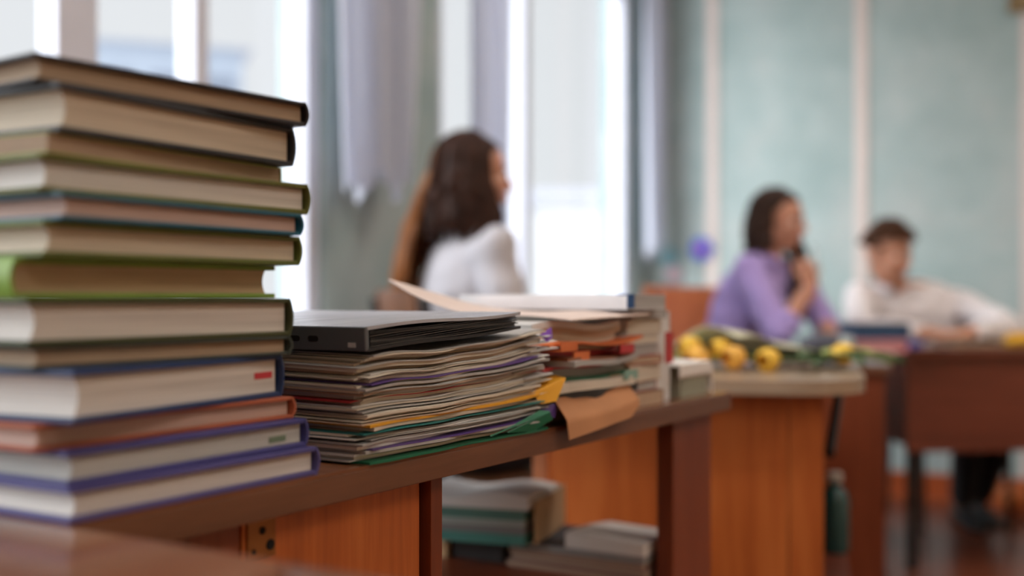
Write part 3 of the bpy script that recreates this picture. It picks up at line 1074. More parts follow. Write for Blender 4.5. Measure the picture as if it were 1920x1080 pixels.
def build_pile_c():
    pal = [('tan', .019, 'brown', 'thick brown book at the bottom of the far book pile'),
           ('grey', .012, 'red', 'pinkish book second from the bottom of the far book pile'),
           ('cream', .022, 'tanc', 'thick tan book in the lower half of the far book pile'),
           ('tan', .010, 'red', 'thin red book halfway up the far book pile'),
           ('grey', .014, 'greyc', 'grey book halfway up the far book pile'),
           ('cream', .013, 'white', 'white book above the grey one in the far book pile'),
           ('cream', .018, 'beige', 'beige book in the upper part of the far book pile'),
           ('grey', .012, 'greyc', 'thin grey book directly under the white one with the blue square')]
    cov = {'brown': plain('c_brown', c(126, 84, 62), .6), 'red': plain('c_red', c(178, 74, 66), .6), 'tanc': plain('c_tan', c(176, 140, 112), .6),
           'greyc': plain('c_grey', c(150, 148, 142), .6), 'white': plain('c_white', c(226, 226, 232), .5), 'beige': plain('c_beige', c(190, 176, 152), .6)}
    rr = random.Random(9)
    z = DT
    for k, (pg, T, cv, lab) in enumerate(pal):
        jx, jy = rr.uniform(-.008, .008), rr.uniform(-.008, .008)
        book('paperback_book', lab, 'book', D(0.805 + jx, 0.018 + jy, z), A_DESK + rr.uniform(-.05, .05), 0.100 + rr.uniform(-.006, .006), 0.20, T, cov[cv], PAPER[pg],
             rr.choice([1, -1]), True, 'books in the far pile')
        z += T + .0003
    b_ = book('paperback_book', 'white book with a blue square on its cover edge, on top of the far pile', 'book', D(0.772, -0.002, z), A_DESK - 0.04, 0.104, 0.245, .018,
              cov['white'], PAPER['grey'], -1, True, 'books in the far pile')
    MB().box(-.0006, 0.018, -.0006, 0.014, 0.002, .0186).obj('blue_label', PAPER['blue'], b_, bevel=.0002)
    for (d, zz) in ((0.945, .062), (0.950, .050)):
        pass
    # book leaning out on the far side, red bookmark
    book('paperback_book', 'white notebook lying behind the far book pile', 'book', D(0.925, 0.03, DT), A_DESK, 0.045, 0.16, .118, cov['white'], PAPER['white'], 1, True, 'books in the far pile')
    mb = MB().box(-.012, .012, -.0015, 0, -.02, .02)
    o = mb.obj('bookmark', PAPER['red'], None, D(0.921, 0.010, DT + 0.072), A_DESK)
    tag(o, 'red ribbon bookmark hanging at the side of the far book pile', 'bookmark')
    # small pile of cards near the end of the desk
    r = thing('card_box', 'small grey green box of cards near the far end of the desk', 'box', D(0.985, 0.02, DT), A_DESK)
    MB().box(0, 0.095, 0, 0.10, 0, 0.042).obj('box_body', pages('card_edges', c(168, 172, 156), 0.7, 500), r, bevel=.001)
    def sheet(u, v):
        x = -0.012 + 0.13 * u
        z_ = 0.0475 if x < 0.102 else 0.0475 - (x - 0.102) * 2.5
        yy = -0.022 + 0.135 * v
        if yy < -0.004:
            z_ -= (-0.004 - yy) * 0.9
        return (min(x, 0.104), max(yy, -0.005), z_)
    o = MB().grid(sheet, 20, 16, lambda u, v: Vector(sheet(u, v)) + Vector((-.0015, .0015, -.003))).obj('paper_sheet', PAPER['sheet'], None, D(0.985, 0.02, DT), A_DESK)
    tag(o, 'white paper draped over the small card box near the desk end', 'paper')


build_pile_c()


def build_shelf_items():
    # notebooks lying on the shelf, front faces turned to the viewer
    rr = random.Random(14)
    z = 0.50
    cols = [('pinkish exercise book lowest on the desk shelf', c(150, 96, 96)), ('mauve exercise book second from the bottom on the desk shelf', c(146, 110, 116)),
            ('rose exercise book in the shelf pile', c(156, 100, 100)), ('dark slate folder on top of the pink shelf pile', c(62, 66, 76))]
    for k, (lab, col) in enumerate(cols):
        T = [.009, .009, .008, .010][k]
        book('exercise_book', lab, 'book', D(0.952 + rr.uniform(-.003, .003), 0.058 + rr.uniform(-.002, .006), z), A_DESK + rr.uniform(-.02, .0), 0.138, 0.215, T,
             plain('shelf_cover_%d' % k, col, .6), PAPER['tan' if k < 3 else 'grey'], 1, True, 'books on the desk shelf')
        z += T + .0003
    def wave(u, v):
        return (-0.01 + 0.14 * u, -0.004 + 0.12 * v, 0.012 + 0.006 * math.sin(2.5 * u + 1) + 0.004 * v)
    o = MB().grid(wave, 12, 8, lambda u, v: Vector((-0.01 + 0.14 * u, -0.004 + 0.12 * v, 0.0006))).obj('paper_sheaf', PAPER['sheet'], None, D(0.958, 0.062, z), A_DESK, smooth=40)
    tag(o, 'white sheaf of loose paper on the pink shelf pile', 'paper')
    # dark box under the bundle
    r = thing('dark_folder_box', 'dark folder box at the back of the desk shelf', 'box', D(0.955, 0.285, 0.50), A_DESK)
    MB().box(0, 0.135, 0, 0.16, 0, 0.036).obj('box_body', plain('dark_box', c(44, 36, 34), .6), r, bevel=.002)
    MB().box(-0.012, -0.001, 0.09, 0.16, 0, 0.036).obj('box_flap', plain('box_flap_tan', c(186, 150, 110), .7), r, bevel=.001)
    # bundle of mint notebooks wrapped in tan paper
    a = A_DESK + math.radians(14)
    base = D(0.922, 0.228, 0.5385)
    zz = 0.0
    labs = ['mint exercise book lowest in the shelf bundle', 'grey exercise book in the shelf bundle', 'pale exercise book in the shelf bundle', 'mint exercise book high in the shelf bundle']
    cl = [c(96, 156, 148), c(150, 150, 150), c(190, 196, 192), c(110, 150, 140)]
    for k in range(4):
        T = [.015, .011, .008, .015][k]
        book('exercise_book', labs[k], 'book', base + Vector((0, 0, zz)), a + rr.uniform(-.03, .03), 0.18, 0.17, T, plain('bundle_%d' % k, cl[k], .6),
             pages('bundle_pages_%d' % k, cl[k], .7, 500), 1, True, 'books on the desk shelf')
        zz += T + .0002
    def wrap(u, v):
        return (-0.004 + 0.188 * u, -0.006 + 0.18 * v, 0.016 + 0.004 * math.sin(u * 5 + 1) - 0.010 * max(0, u - .9) / .1 + 0.005 * math.sin(v * 7))
    o = MB().grid(wrap, 16, 12, lambda u, v: Vector((-0.004 + 0.188 * u, -0.006 + 0.18 * v, 0.0008))).obj('paper_sheaf', PAPER['sheet'], None, base + Vector((0, 0, zz)), a, smooth=40)
    tag(o, 'thick crumpled white sheaf on top of the shelf bundle', 'paper')
    def side(u, v):
        return (0.010 + 0.168 * u, -0.012 - 0.004 * math.sin(u * PI), 0.0 + 0.060 * v)
    o = MB().grid(side, 12, 6, lambda u, v: Vector(side(u, v)) + Vector((0, 0.0015, 0))).obj('paper_wrap', plain('tan_wrap', c(196, 168, 134), .75, .08), None, base + Vector((0, 0, 0.0006)), a, smooth=40)
    tag(o, 'tan paper band along the side of the shelf bundle', 'paper')


build_shelf_items()

# ------------------------------------------------------------------ people
SKIN = skin_mat('skin_tone', c(208, 154, 130))
SKIN2 = skin_mat('skin_tone_boy', c(214, 160, 132))
EYE_W = plain('eye_white', c(225, 222, 216), 0.25, 0.02)
EYE_B = plain('eye_iris', c(58, 40, 30), 0.2, 0.05)
LIPS = plain('lip_colour', c(176, 92, 86), 0.45, 0.05)
SHOE = plain('black_leather', c(28, 27, 30), 0.35, 0.1)


def blob(mb, voxel, iters, name):
    me = mb.mesh(name + '_src')
    o = bpy.data.objects.new(name + '_src', me)
    COL.objects.link(o)
    rm = o.modifiers.new('r', 'REMESH')
    rm.mode = 'VOXEL'
    rm.voxel_size = voxel
    sm = o.modifiers.new('s', 'SMOOTH')
    sm.factor = 0.5
    sm.iterations = iters
    dg = bpy.context.evaluated_depsgraph_get()
    dg.update()
    out = bpy.data.meshes.new_from_object(o.evaluated_get(dg))
    out.name = name
    bpy.data.objects.remove(o)
    bpy.data.meshes.remove(me)
    for p in out.polygons:
        p.use_smooth = True
    return out


def frame(yaw, pitch=0.0, roll=0.0):
    return Matrix.Rotation(yaw, 3, 'Z') @ Matrix.Rotation(pitch, 3, 'Y') @ Matrix.Rotation(roll, 3, 'X')


def ering(cen, M, rx, ry, n=20, sq=2.4):
    out = []
    for i in range(n):
        a = 2 * PI * i / n
        ca, sa = math.cos(a), math.sin(a)
        k = (abs(ca) ** sq + abs(sa) ** sq) ** (-1 / sq)
        out.append(Vector(cen) + M @ Vector((ca * k * rx, sa * k * ry, 0)))
    return out


def hand_shapes(mb, wrist, fwd, back, side, curl=0.5, thumb=0.7, spread=0.06, s=1.0):
    """fwd: wrist to fingers, back: out of the back of the hand, side: +1 thumb lies at fwd x back"""
    wrist, fwd, back = Vector(wrist), Vector(fwd).normalized(), Vector(back)
    back = (back - fwd * back.dot(fwd)).normalized()
    lat = fwd.cross(back) * side
    pl = 0.082 * s
    rings = []
    for k, (t, w, h) in enumerate(((0, .024, .017), (.3, .032, .016), (.75, .038, .014), (1.0, .036, .011))):
        cen = wrist + fwd * pl * t
        rings.append([cen + lat * (w * s * math.cos(2 * PI * i / 14)) + back * (h * s * math.sin(2 * PI * i / 14)) for i in range(14)])
    mb.loft(rings)
    mb.cap(wrist - fwd * 0.03 * s, 0.024 * s, wrist + fwd * 0.02 * s, 0.022 * s)
    for off, ln, tt in ((.028, .070, .97), (.0095, .078, 1.0), (-.0095, .073, .98), (-.027, .057, .92)):
        p = wrist + fwd * pl * tt + lat * off * s - fwd * 0.006
        ang = 0.2 * curl
        for frac, rr0, rr1 in ((.46, .0088, .0082), (.30, .0082, .0076), (.24, .0076, .0066)):
            ang += curl
            d = (fwd * math.cos(ang) - back * math.sin(ang) + lat * off * spread * 20).normalized()
            q = p + d * ln * s * frac
            mb.cap(p, rr0 * s, q, rr1 * s, 10, 3)
            p = q
    p = wrist + fwd * 0.022 * s + lat * 0.026 * s
    d1 = (fwd * 0.72 + lat * thumb - back * 0.25).normalized()
    q = p + d1 * 0.042 * s
    mb.cap(p, .0125 * s, q, .010 * s, 10, 3)
    d2 = (fwd * 0.9 + lat * thumb * 0.15 - back * 0.45).normalized()
    mb.cap(q, .010 * s, q + d2 * 0.032 * s, .0078 * s, 10, 3)


def head_shapes(mb, H, M, s=1.0):
    T = lambda x, y, z: Vector(H) + M @ (Vector((x, y, z)) * s)
    e = lambda x, y, z, a, b_, c_: mb.ell(T(x, y, z), (a * s, b_ * s, c_ * s), M)
    e(-.014, 0, .026, .094, .073, .084)
    e(.028, 0, -.034, .056, .056, .070)
    e(.030, 0, .040, .055, .060, .050)
    e(.052, 0, -.086, .028, .030, .021)
    e(.066, 0, .022, .020, .050, .014)
    for y in (-1, 1):
        e(.056, y * .036, -.024, .026, .022, .024)
        e(.074, y * .030, .0115, .011, .017, .0055)
        e(.073, y * .030, -.0085, .010, .015, .0045)
        e(-.006, y * .073, -.006, .018, .008, .030)
        e(.098, y * .009, -.030, .009, .008, .007)
        mb.cap(T(.0, y * .052, -.050), .020 * s, T(.045, y * .026, -.082), .018 * s)
    mb.cap(T(.082, 0, .014), .008 * s, T(.107, 0, -.024), .0105 * s)
    e(.083, 0, -.056, .013, .024, .012)


def head_parts(root, H, M, s, brow_mat):
    o = Vector(root.location)
    T = lambda x, y, z: Vector(H) + M @ (Vector((x, y, z)) * s) - o
    for y in (-1, 1):
        eb = MB().ell(T(.0715, y * .030, .002), (.0115 * s,) * 3, M).obj('eye', EYE_W, root, smooth=60)
        MB().ell(T(.0815, y * .0295, .001), (.0025 * s, .0056 * s, .0056 * s), M).obj('iris', EYE_B, eb, smooth=60)
        MB().tube([T(.082, y * .014, .020), T(.084, y * .030, .026), T(.072, y * .050, .020)], [.003 * s, .004 * s, .002 * s], 6).obj('eyebrow', brow_mat, root, smooth=60)
    MB().tube([T(.088, -.022, -.054), T(.096, -.006, -.052), T(.096, .006, -.052), T(.088, .022, -.054)], [.002 * s, .0046 * s, .0046 * s, .002 * s], 8).obj('upper_lip', LIPS, root, smooth=60)
    MB().tube([T(.087, -.019, -.058), T(.094, 0, -.063), T(.087, .019, -.058)], [.002 * s, .0055 * s, .002 * s], 8).obj('lower_lip', LIPS, root, smooth=60)


def torso_rings(J, yaw, infl, lean_r=1.0, low=True):
    """elliptic rings from pelvis to neck base; x forward, y sideways"""
    P, Cc, N = Vector(J['pelvis']), Vector(J['chest']), Vector(J['neck'])
    sh = Vector(J['sh_l']) - Vector(J['sh_r'])
    M0 = frame(yaw)
    up1 = (Cc - P).normalized()
    side = sh.normalized()
    def basis(up):
        f = side.cross(up)
        f = f.normalized()
        s_ = up.cross(f).normalized()
        return Matrix((f, s_, up)).transposed()
    B = basis(up1)
    hw = sh.length / 2
    rings = []
    g = infl
    if low:
        rings.append(ering(P - up1 * 0.06, B, .085 + g, .14 + g))
    rings.append(ering(P + up1 * 0.02, B, .100 + g, .155 + g))
    rings.append(ering(P.lerp(Cc, .40), B, .084 + g, .122 + g))
    rings.append(ering(P.lerp(Cc, .78), B, .094 + g, .135 + g))
    rings.append(ering(Cc, B, .096 + g, hw * 0.88 + g * .6))
    rings.append(ering(Cc.lerp(N, .50), B, .078 + g, hw * 0.82 + g * .4))
    rings.append(ering(Cc.lerp(N, .80), B, .058 + g * .8, hw * 0.56))
    rings.append(ering(N, B, .048 + g * .5, .056 + g * .5))
    return rings


def person(label, J, yaw, H, HM, hs, skin, shirt, trouser, sleeves, hands, brow, collar=True, shirt_label=None, wrinkle=0.004):
    root = thing('person', label, 'person', (J['pelvis'][0], J['pelvis'][1], 0), 0)
    o = Vector(root.location)
    off = lambda mb: setattr(mb, 'v', [tuple(Vector(p) - o) for p in mb.v]) or mb
    # ---- body
    b_ = MB()
    head_shapes(b_, H, HM, hs)
    neck0 = Vector(H) + HM @ (Vector((-.022, 0, -.055)) * hs)
    b_.cap(neck0, .050 * hs, J['neck'], .056 * hs)
    b_.loft(torso_rings(J, yaw, 0.0))
    for sd in ('l', 'r'):
        b_.cap(Vector(J['chest']).lerp(Vector(J['sh_' + sd]), .5), .055, J['sh_' + sd], .047)
        b_.cap(J['sh_' + sd], .047, J['el_' + sd], .036)
        b_.cap(J['el_' + sd], .037, J['wr_' + sd], .024)
        h = hands[sd]
        hand_shapes(b_, J['wr_' + sd], h['fwd'], h['back'], h['side'], h.get('curl', .5), h.get('thumb', .7), s=h.get('s', .95))
        b_.cap(J['hip_' + sd], .078, J['kn_' + sd], .056)
        b_.cap(J['kn_' + sd], .054, J['an_' + sd], .034)
    link('body', blob(off(b_), .0054, 3, 'body'), skin, root)
    # ---- shirt
    s_ = MB()
    s_.loft(torso_rings(J, yaw, 0.014, low=False))
    for sd in ('l', 'r'):
        s_.cap(Vector(J['chest']).lerp(Vector(J['sh_' + sd]), .5), .067, J['sh_' + sd], .060)
        s_.cap(J['sh_' + sd], .060, J['el_' + sd], .051)
        e = Vector(J['el_' + sd]).lerp(Vector(J['wr_' + sd]), sleeves)
        s_.cap(J['el_' + sd], .052, e, .052 - .016 * sleeves)
    me = blob(off(s_), .006, 4, 'shirt')
    nrm = [v.normal.copy() for v in me.vertices]
    pos = [v.co.copy() for v in me.vertices]
    flat = []
    for p, n_ in zip(pos, nrm):
        k = 1.6 * noise.noise(Vector((p.x * 9, p.y * 9, p.z * 16))) + noise.noise(Vector((p.x * 14, p.y * 14, p.z * 9))) + 0.5 * noise.noise(Vector((p.x * 30, p.y * 30, p.z * 18)))
        flat.extend(p + n_ * k * wrinkle * 1.6)
    me.vertices.foreach_set('co', flat)
    me.update()
    sh = link('shirt', me, shirt, root)
    if shirt_label:
        sh['label'] = shirt_label
    if collar:
        N = Vector(J['neck']) - o
        upv = (Vector(J['neck']) - Vector(J['chest'])).normalized()
        side = (Vector(J['sh_l']) - Vector(J['sh_r'])).normalized()
        f = side.cross(upv).normalized()
        m = MB()
        rings = []
        n = 24
        for rr, zz in ((.060, .0), (.059, .022), (.065, .026), (.088, -.008)):
            ring = []
            for i in range(n + 1):
                a = 0.5 + (2 * PI - 1.0) * i / n
                ring.append(N + f * math.cos(a) * rr + side * math.sin(a) * rr * 1.05 + upv * (zz - .004))
            rings.append(ring)
        fs, vs = [], []
        W = n + 1
        for ring in rings:
            vs += ring
        for k in range(3):
            for i in range(n):
                fs.append((k * W + i, k * W + i + 1, (k + 1) * W + i + 1, (k + 1) * W + i))
        m.add(vs, fs)
        co = m.obj('collar', shirt, root, smooth=60)
        md = co.modifiers.new('thickness', 'SOLIDIFY')
        md.thickness = 0.003
    # ---- trousers
    t_ = MB()
    P = Vector(J['pelvis'])
    R2 = torso_rings(J, yaw, 0.018)
    t_.loft(R2[:3])
    for sd in ('l', 'r'):
        t_.cap(J['hip_' + sd], .094, J['kn_' + sd], .070)
        t_.cap(J['kn_' + sd], .068, Vector(J['kn_' + sd]).lerp(Vector(J['an_' + sd]), .92), .052)
    link('trousers', blob(off(t_), .007, 4, 'trousers'), trouser, root)
    for sd in ('l', 'r'):
        an = Vector(J['an_' + sd]) - o
        d = Vector(J.get('toe_' + sd, (math.cos(yaw), math.sin(yaw), 0))).normalized()
        m = MB()
        lat = Vector((-d.y, d.x, 0))
        rings = []
        for t, w, h in ((-.07, .022, .04), (-.055, .032, .075), (-.01, .036, .085), (.05, .038, .06), (.11, .042, .045), (.155, .034, .034), (.175, .014, .018)):
            cen = Vector((an.x, an.y, 0.0)) + d * t
            rings.append([cen + lat * (w * math.cos(a)) + Vector((0, 0, h / 2 + h / 2 * math.sin(a))) for a in [2 * PI * i / 14 for i in range(14)]])
        m.loft(rings)
        m.obj('shoe', SHOE, root, smooth=50)
    head_parts(root, H, HM, hs, brow)
    return root


def hair_locks(mb, H, M, s, n, seed, a_min, a_max, z_end, spread, wave, r0=.012, fall=Vector((0, 0, 0)), scalp=(.103, .083, .096), top=.026, start=(0.15, 0.9)):
    """locks start on the scalp at azimuth a (0 = face), follow the skull, then fall to z_end"""
    rr = random.Random(seed)
    for k in range(n):
        a = rr.uniform(a_min, a_max) * rr.choice((-1, 1)) if a_min >= 0 else rr.uniform(a_min, a_max)
        el = rr.uniform(*start) * PI / 2
        path = []
        for e in [el * (1 - q / 5) for q in range(6)]:
            p = Vector((math.cos(a) * math.cos(e) * scalp[0] - .014, math.sin(a) * math.cos(e) * scalp[1], math.sin(e) * scalp[2] + top)) * s
            path.append(Vector(H) + M @ p)
        last = path[-1]
        out = (last - Vector(H))
        out.z = 0
        out = out.normalized() if out.length > 1e-4 else Vector((0, 0, 0))
        ze = z_end + rr.uniform(-.05, .04)
        L = last.z - ze
        m = 12
        ph = rr.uniform(0, 6.28)
        for q in range(1, m + 1):
            t = q / m
            z = last.z - L * t
            w = wave * math.sin(ph + t * 11) * (0.3 + t)
            lat = Vector((-out.y, out.x, 0))
            path.append(Vector((last.x, last.y, z)) + out * (spread * math.sin(min(1, t * 1.4) * PI * .55) + w * .6) + lat * (w + rr.uniform(-.004, .004)) + fall * t ** 1.3)
        rad = [r0 * (.7 + .3 * rr.random())] * (len(path) - 3) + [r0 * .75, r0 * .5, r0 * .18]
        mb.tube(path, rad, 6, flat=.7)


def scalp_cap(H, M, s, scalp=(.102, .082, .095), top=.026, face=0.95, low=-0.55, thick=.012):
    """closed shell over the skull that leaves the face open"""
    m = MB()
    nu, nv = 40, 16
    def P(u, v, g):
        a = -PI + 2 * PI * u
        lim_back = low
        fr = max(0.0, math.cos(a))
        lo = lim_back + (0.62 - lim_back) * min(1, fr ** 0.7 * 1.25)
        e = PI / 2 + (lo - PI / 2) * v
        p = Vector((math.cos(a) * math.cos(e) * (scalp[0] + g) - .014, math.sin(a) * math.cos(e) * (scalp[1] + g), math.sin(e) * (scalp[2] + g) + top)) * s
        return Vector(H) + M @ p
    m.grid(lambda u, v: P(u, v, 0), nu, nv, lambda u, v: P(u, v, -thick))
    return m


def sub(mb, o):
    mb.v = [tuple(Vector(p) - Vector(o)) for p in mb.v]
    return mb


def build_girl_profile():
    yaw = math.radians(28)
    HM = frame(math.radians(10), math.radians(2))
    H = (-0.098, 3.0, 1.203)
    J = dict(pelvis=(-.150, 2.97, .545), chest=(-.118, 3.0, .93), neck=(-.108, 3.0, 1.055),
             sh_l=(-.195, 3.145, 1.01), sh_r=(-.045, 2.855, 1.005),
             el_l=(-.06, 3.23, .77), wr_l=(.14, 3.24, .74), el_r=(.01, 2.80, .755), wr_r=(.17, 2.96, .66),
             hip_l=(-.10, 3.07, .52), hip_r=(-.06, 2.93, .52), kn_l=(.20, 3.28, .52), kn_r=(.25, 3.14, .52),
             an_l=(.24, 3.30, .08), an_r=(.30, 3.16, .08))
    hd = dict(l=dict(fwd=(1, -.1, -.1), back=(0, 0, 1), side=-1, curl=.35), r=dict(fwd=(.8, .5, -.2), back=(0, 0, 1), side=1, curl=.35))
    dark = hair_mat('hair_auburn', c(30, 16, 11), c(78, 43, 28), .2)
    light = hair_mat('hair_auburn_window_lit', c(118, 80, 54), c(192, 138, 98), .35)  # window light on the long strands, painted in as a paler colour
    r = person('girl with long wavy auburn hair and white blouse sitting in profile by the window', J, yaw, H, HM, .93, SKIN,
               cloth('white_blouse', c(192, 190, 198)), cloth('dark_trousers', c(40, 40, 48)), .9, hd, dark, collar=False)
    m = scalp_cap(H, HM, .96, low=-.75)
    hair_locks(m, H, HM, .97, 170, 2, 1.40, 3.14, 1.075, .014, .008, .013, Vector((-.008, 0, 0)))
    hair_locks(m, H, HM, .97, 36, 6, 1.10, 1.45, .95, .006, .010, .010, Vector((.045, -.01, 0)))
    sub(m, r.location).obj('hair', dark, r, smooth=70)
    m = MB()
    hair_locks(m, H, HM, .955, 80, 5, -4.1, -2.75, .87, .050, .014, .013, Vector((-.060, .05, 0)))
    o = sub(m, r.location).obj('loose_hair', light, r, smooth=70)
    o['label'] = 'auburn hair falling down her back, window light painted into its colour'
    chair('brown wooden chair under the auburn haired girl', (-.085, 2.955, 0), yaw, PLY_BROWN, .43, .905, bw=.24)


def build_girl_purple():
    yaw = math.atan2(-.81, .59)
    HM = frame(math.radians(-38), math.radians(6))
    H = (.932, 3.97, 1.150)
    J = dict(pelvis=(.735, 4.03, .545), chest=(.845, 3.985, .895), neck=(.895, 3.98, 1.02),
             sh_l=(1.00, 4.08, .965), sh_r=(.805, 3.86, .975),
             el_l=(1.10, 3.99, .79), wr_l=(1.06, 3.80, .765), el_r=(.872, 3.70, .772), wr_r=(.972, 3.72, .915),
             hip_l=(.83, 4.06, .53), hip_r=(.73, 3.95, .53), kn_l=(1.06, 3.76, .53), kn_r=(.92, 3.64, .53),
             an_l=(1.07, 3.72, .08), an_r=(.94, 3.58, .08))
    hd = dict(l=dict(fwd=(-.5, -.8, -.05), back=(0, 0, 1), side=-1, curl=.35), r=dict(fwd=(.12, .05, 1), back=(.4, -.9, 0), side=-1, curl=.75))
    dark = hair_mat('hair_dark_brown', c(34, 22, 18), c(78, 52, 40), .12)
    r = person('girl in a purple shirt resting her chin hand on the desk', J, yaw, H, HM, .93, SKIN,
               cloth('purple_shirt', c(178, 158, 222)), cloth('dark_trousers', c(40, 40, 48)), .25, hd, dark)
    m = scalp_cap(H, HM, .96, low=-.5)
    hair_locks(m, H, HM, .96, 110, 12, 1.35, 3.14, 1.07, .010, .006, .012)
    sub(m, r.location).obj('hair', dark, r, smooth=70)
    m = MB()
    rr = random.Random(3)
    for k in range(26):
        a, b_ = rr.uniform(-.018, .018), rr.uniform(-.016, .016)
        m.tube([(.975 + a * .5, 4.025 + b_, 1.15), (1.005 + a, 3.985 + b_, 1.04), (.990 + a, 3.925 + b_, .93), (.975 + a * 1.2, 3.90 + b_, .83 + rr.uniform(-.03, .02))],
               [.010, .014, .013, .004], 6)
    sub(m, r.location).obj('hair_lock', dark, r, smooth=70)
    # white pen in the hand
    p = Vector((.99, 3.70, .97))
    pen = thing('pen', 'white pen held in the hand of the girl in purple', 'pen', p, 0)
    MB().tube([(0.012, 0, -.045), (-.010, .0, .075)], .0042, 8).obj('barrel', plain('pen_white', c(226, 226, 222), .3, .02), pen, smooth=40)
    MB().tube([(-.010, 0, .075), (-.0125, 0, .088)], [.0042, .001], 8).obj('tip', BLACK_METAL, pen, smooth=40)
    chair('orange plywood chair under the girl in purple', (.775, 4.02, 0), yaw, PLY, .43, .925, bh=.25, bw=.40)


def build_boy():
    yaw = math.radians(-88)
    HM = frame(math.radians(-58), math.radians(9), math.radians(0))
    H = (1.418, 4.29, 1.045)
    J = dict(pelvis=(1.70, 4.46, .54), chest=(1.545, 4.38, .80), neck=(1.468, 4.345, .918),
             sh_l=(1.710, 4.40, .865), sh_r=(1.335, 4.36, .885),
             el_l=(1.80, 4.12, .775), wr_l=(1.60, 3.98, .760), el_r=(1.26, 4.13, .775), wr_r=(1.45, 3.97, .760),
             hip_l=(1.80, 4.42, .53), hip_r=(1.62, 4.41, .53), kn_l=(1.84, 4.20, .50), kn_r=(1.70, 4.20, .50),
             an_l=(1.855, 4.52, .085), an_r=(1.75, 4.42, .085))
    hd = dict(l=dict(fwd=(-1, -.1, -.05), back=(0, -.2, 1), side=-1, curl=.4), r=dict(fwd=(1, -.1, -.05), back=(0, -.2, 1), side=1, curl=.4))
    br = hair_mat('hair_brown_short', c(46, 28, 18), c(112, 72, 44), .15)
    r = person('boy in a white shirt leaning on the dark desk', J, yaw, H, HM, .93, SKIN2,
               cloth('white_shirt', c(240, 236, 240)), cloth('black_trousers', c(26, 26, 32)), .85, hd, br)
    m = scalp_cap(H, HM, .97, low=.02, scalp=(.104, .084, .100))
    rr = random.Random(8)
    for k in range(170):
        a = rr.uniform(-PI, PI)
        e = rr.uniform(.25, 1.0) * PI / 2 if abs(a) < 1.2 else rr.uniform(.02, 1.0) * PI / 2
        q = Vector((math.cos(a) * math.cos(e) * .104 - .014, math.sin(a) * math.cos(e) * .084, math.sin(e) * .100 + .026)) * .97
        n = q.normalized()
        f = Vector((.6, rr.uniform(-.5, .5), -.2 if e < 1 else .15))
        p0 = Vector(H) + HM @ q
        p1 = Vector(H) + HM @ (q + n * .012 + f * .018)
        p2 = Vector(H) + HM @ (q + n * .010 + f * .038)
        m.tube([p0, p1, p2], [.009, .008, .002], 5)
    sub(m, r.location).obj('hair', br, r, smooth=70)
    chair('school chair with black legs under the boy', (1.70, 4.44, 0), yaw, PLY_BROWN, .43, .80)


build_girl_profile()
build_girl_purple()
build_boy()


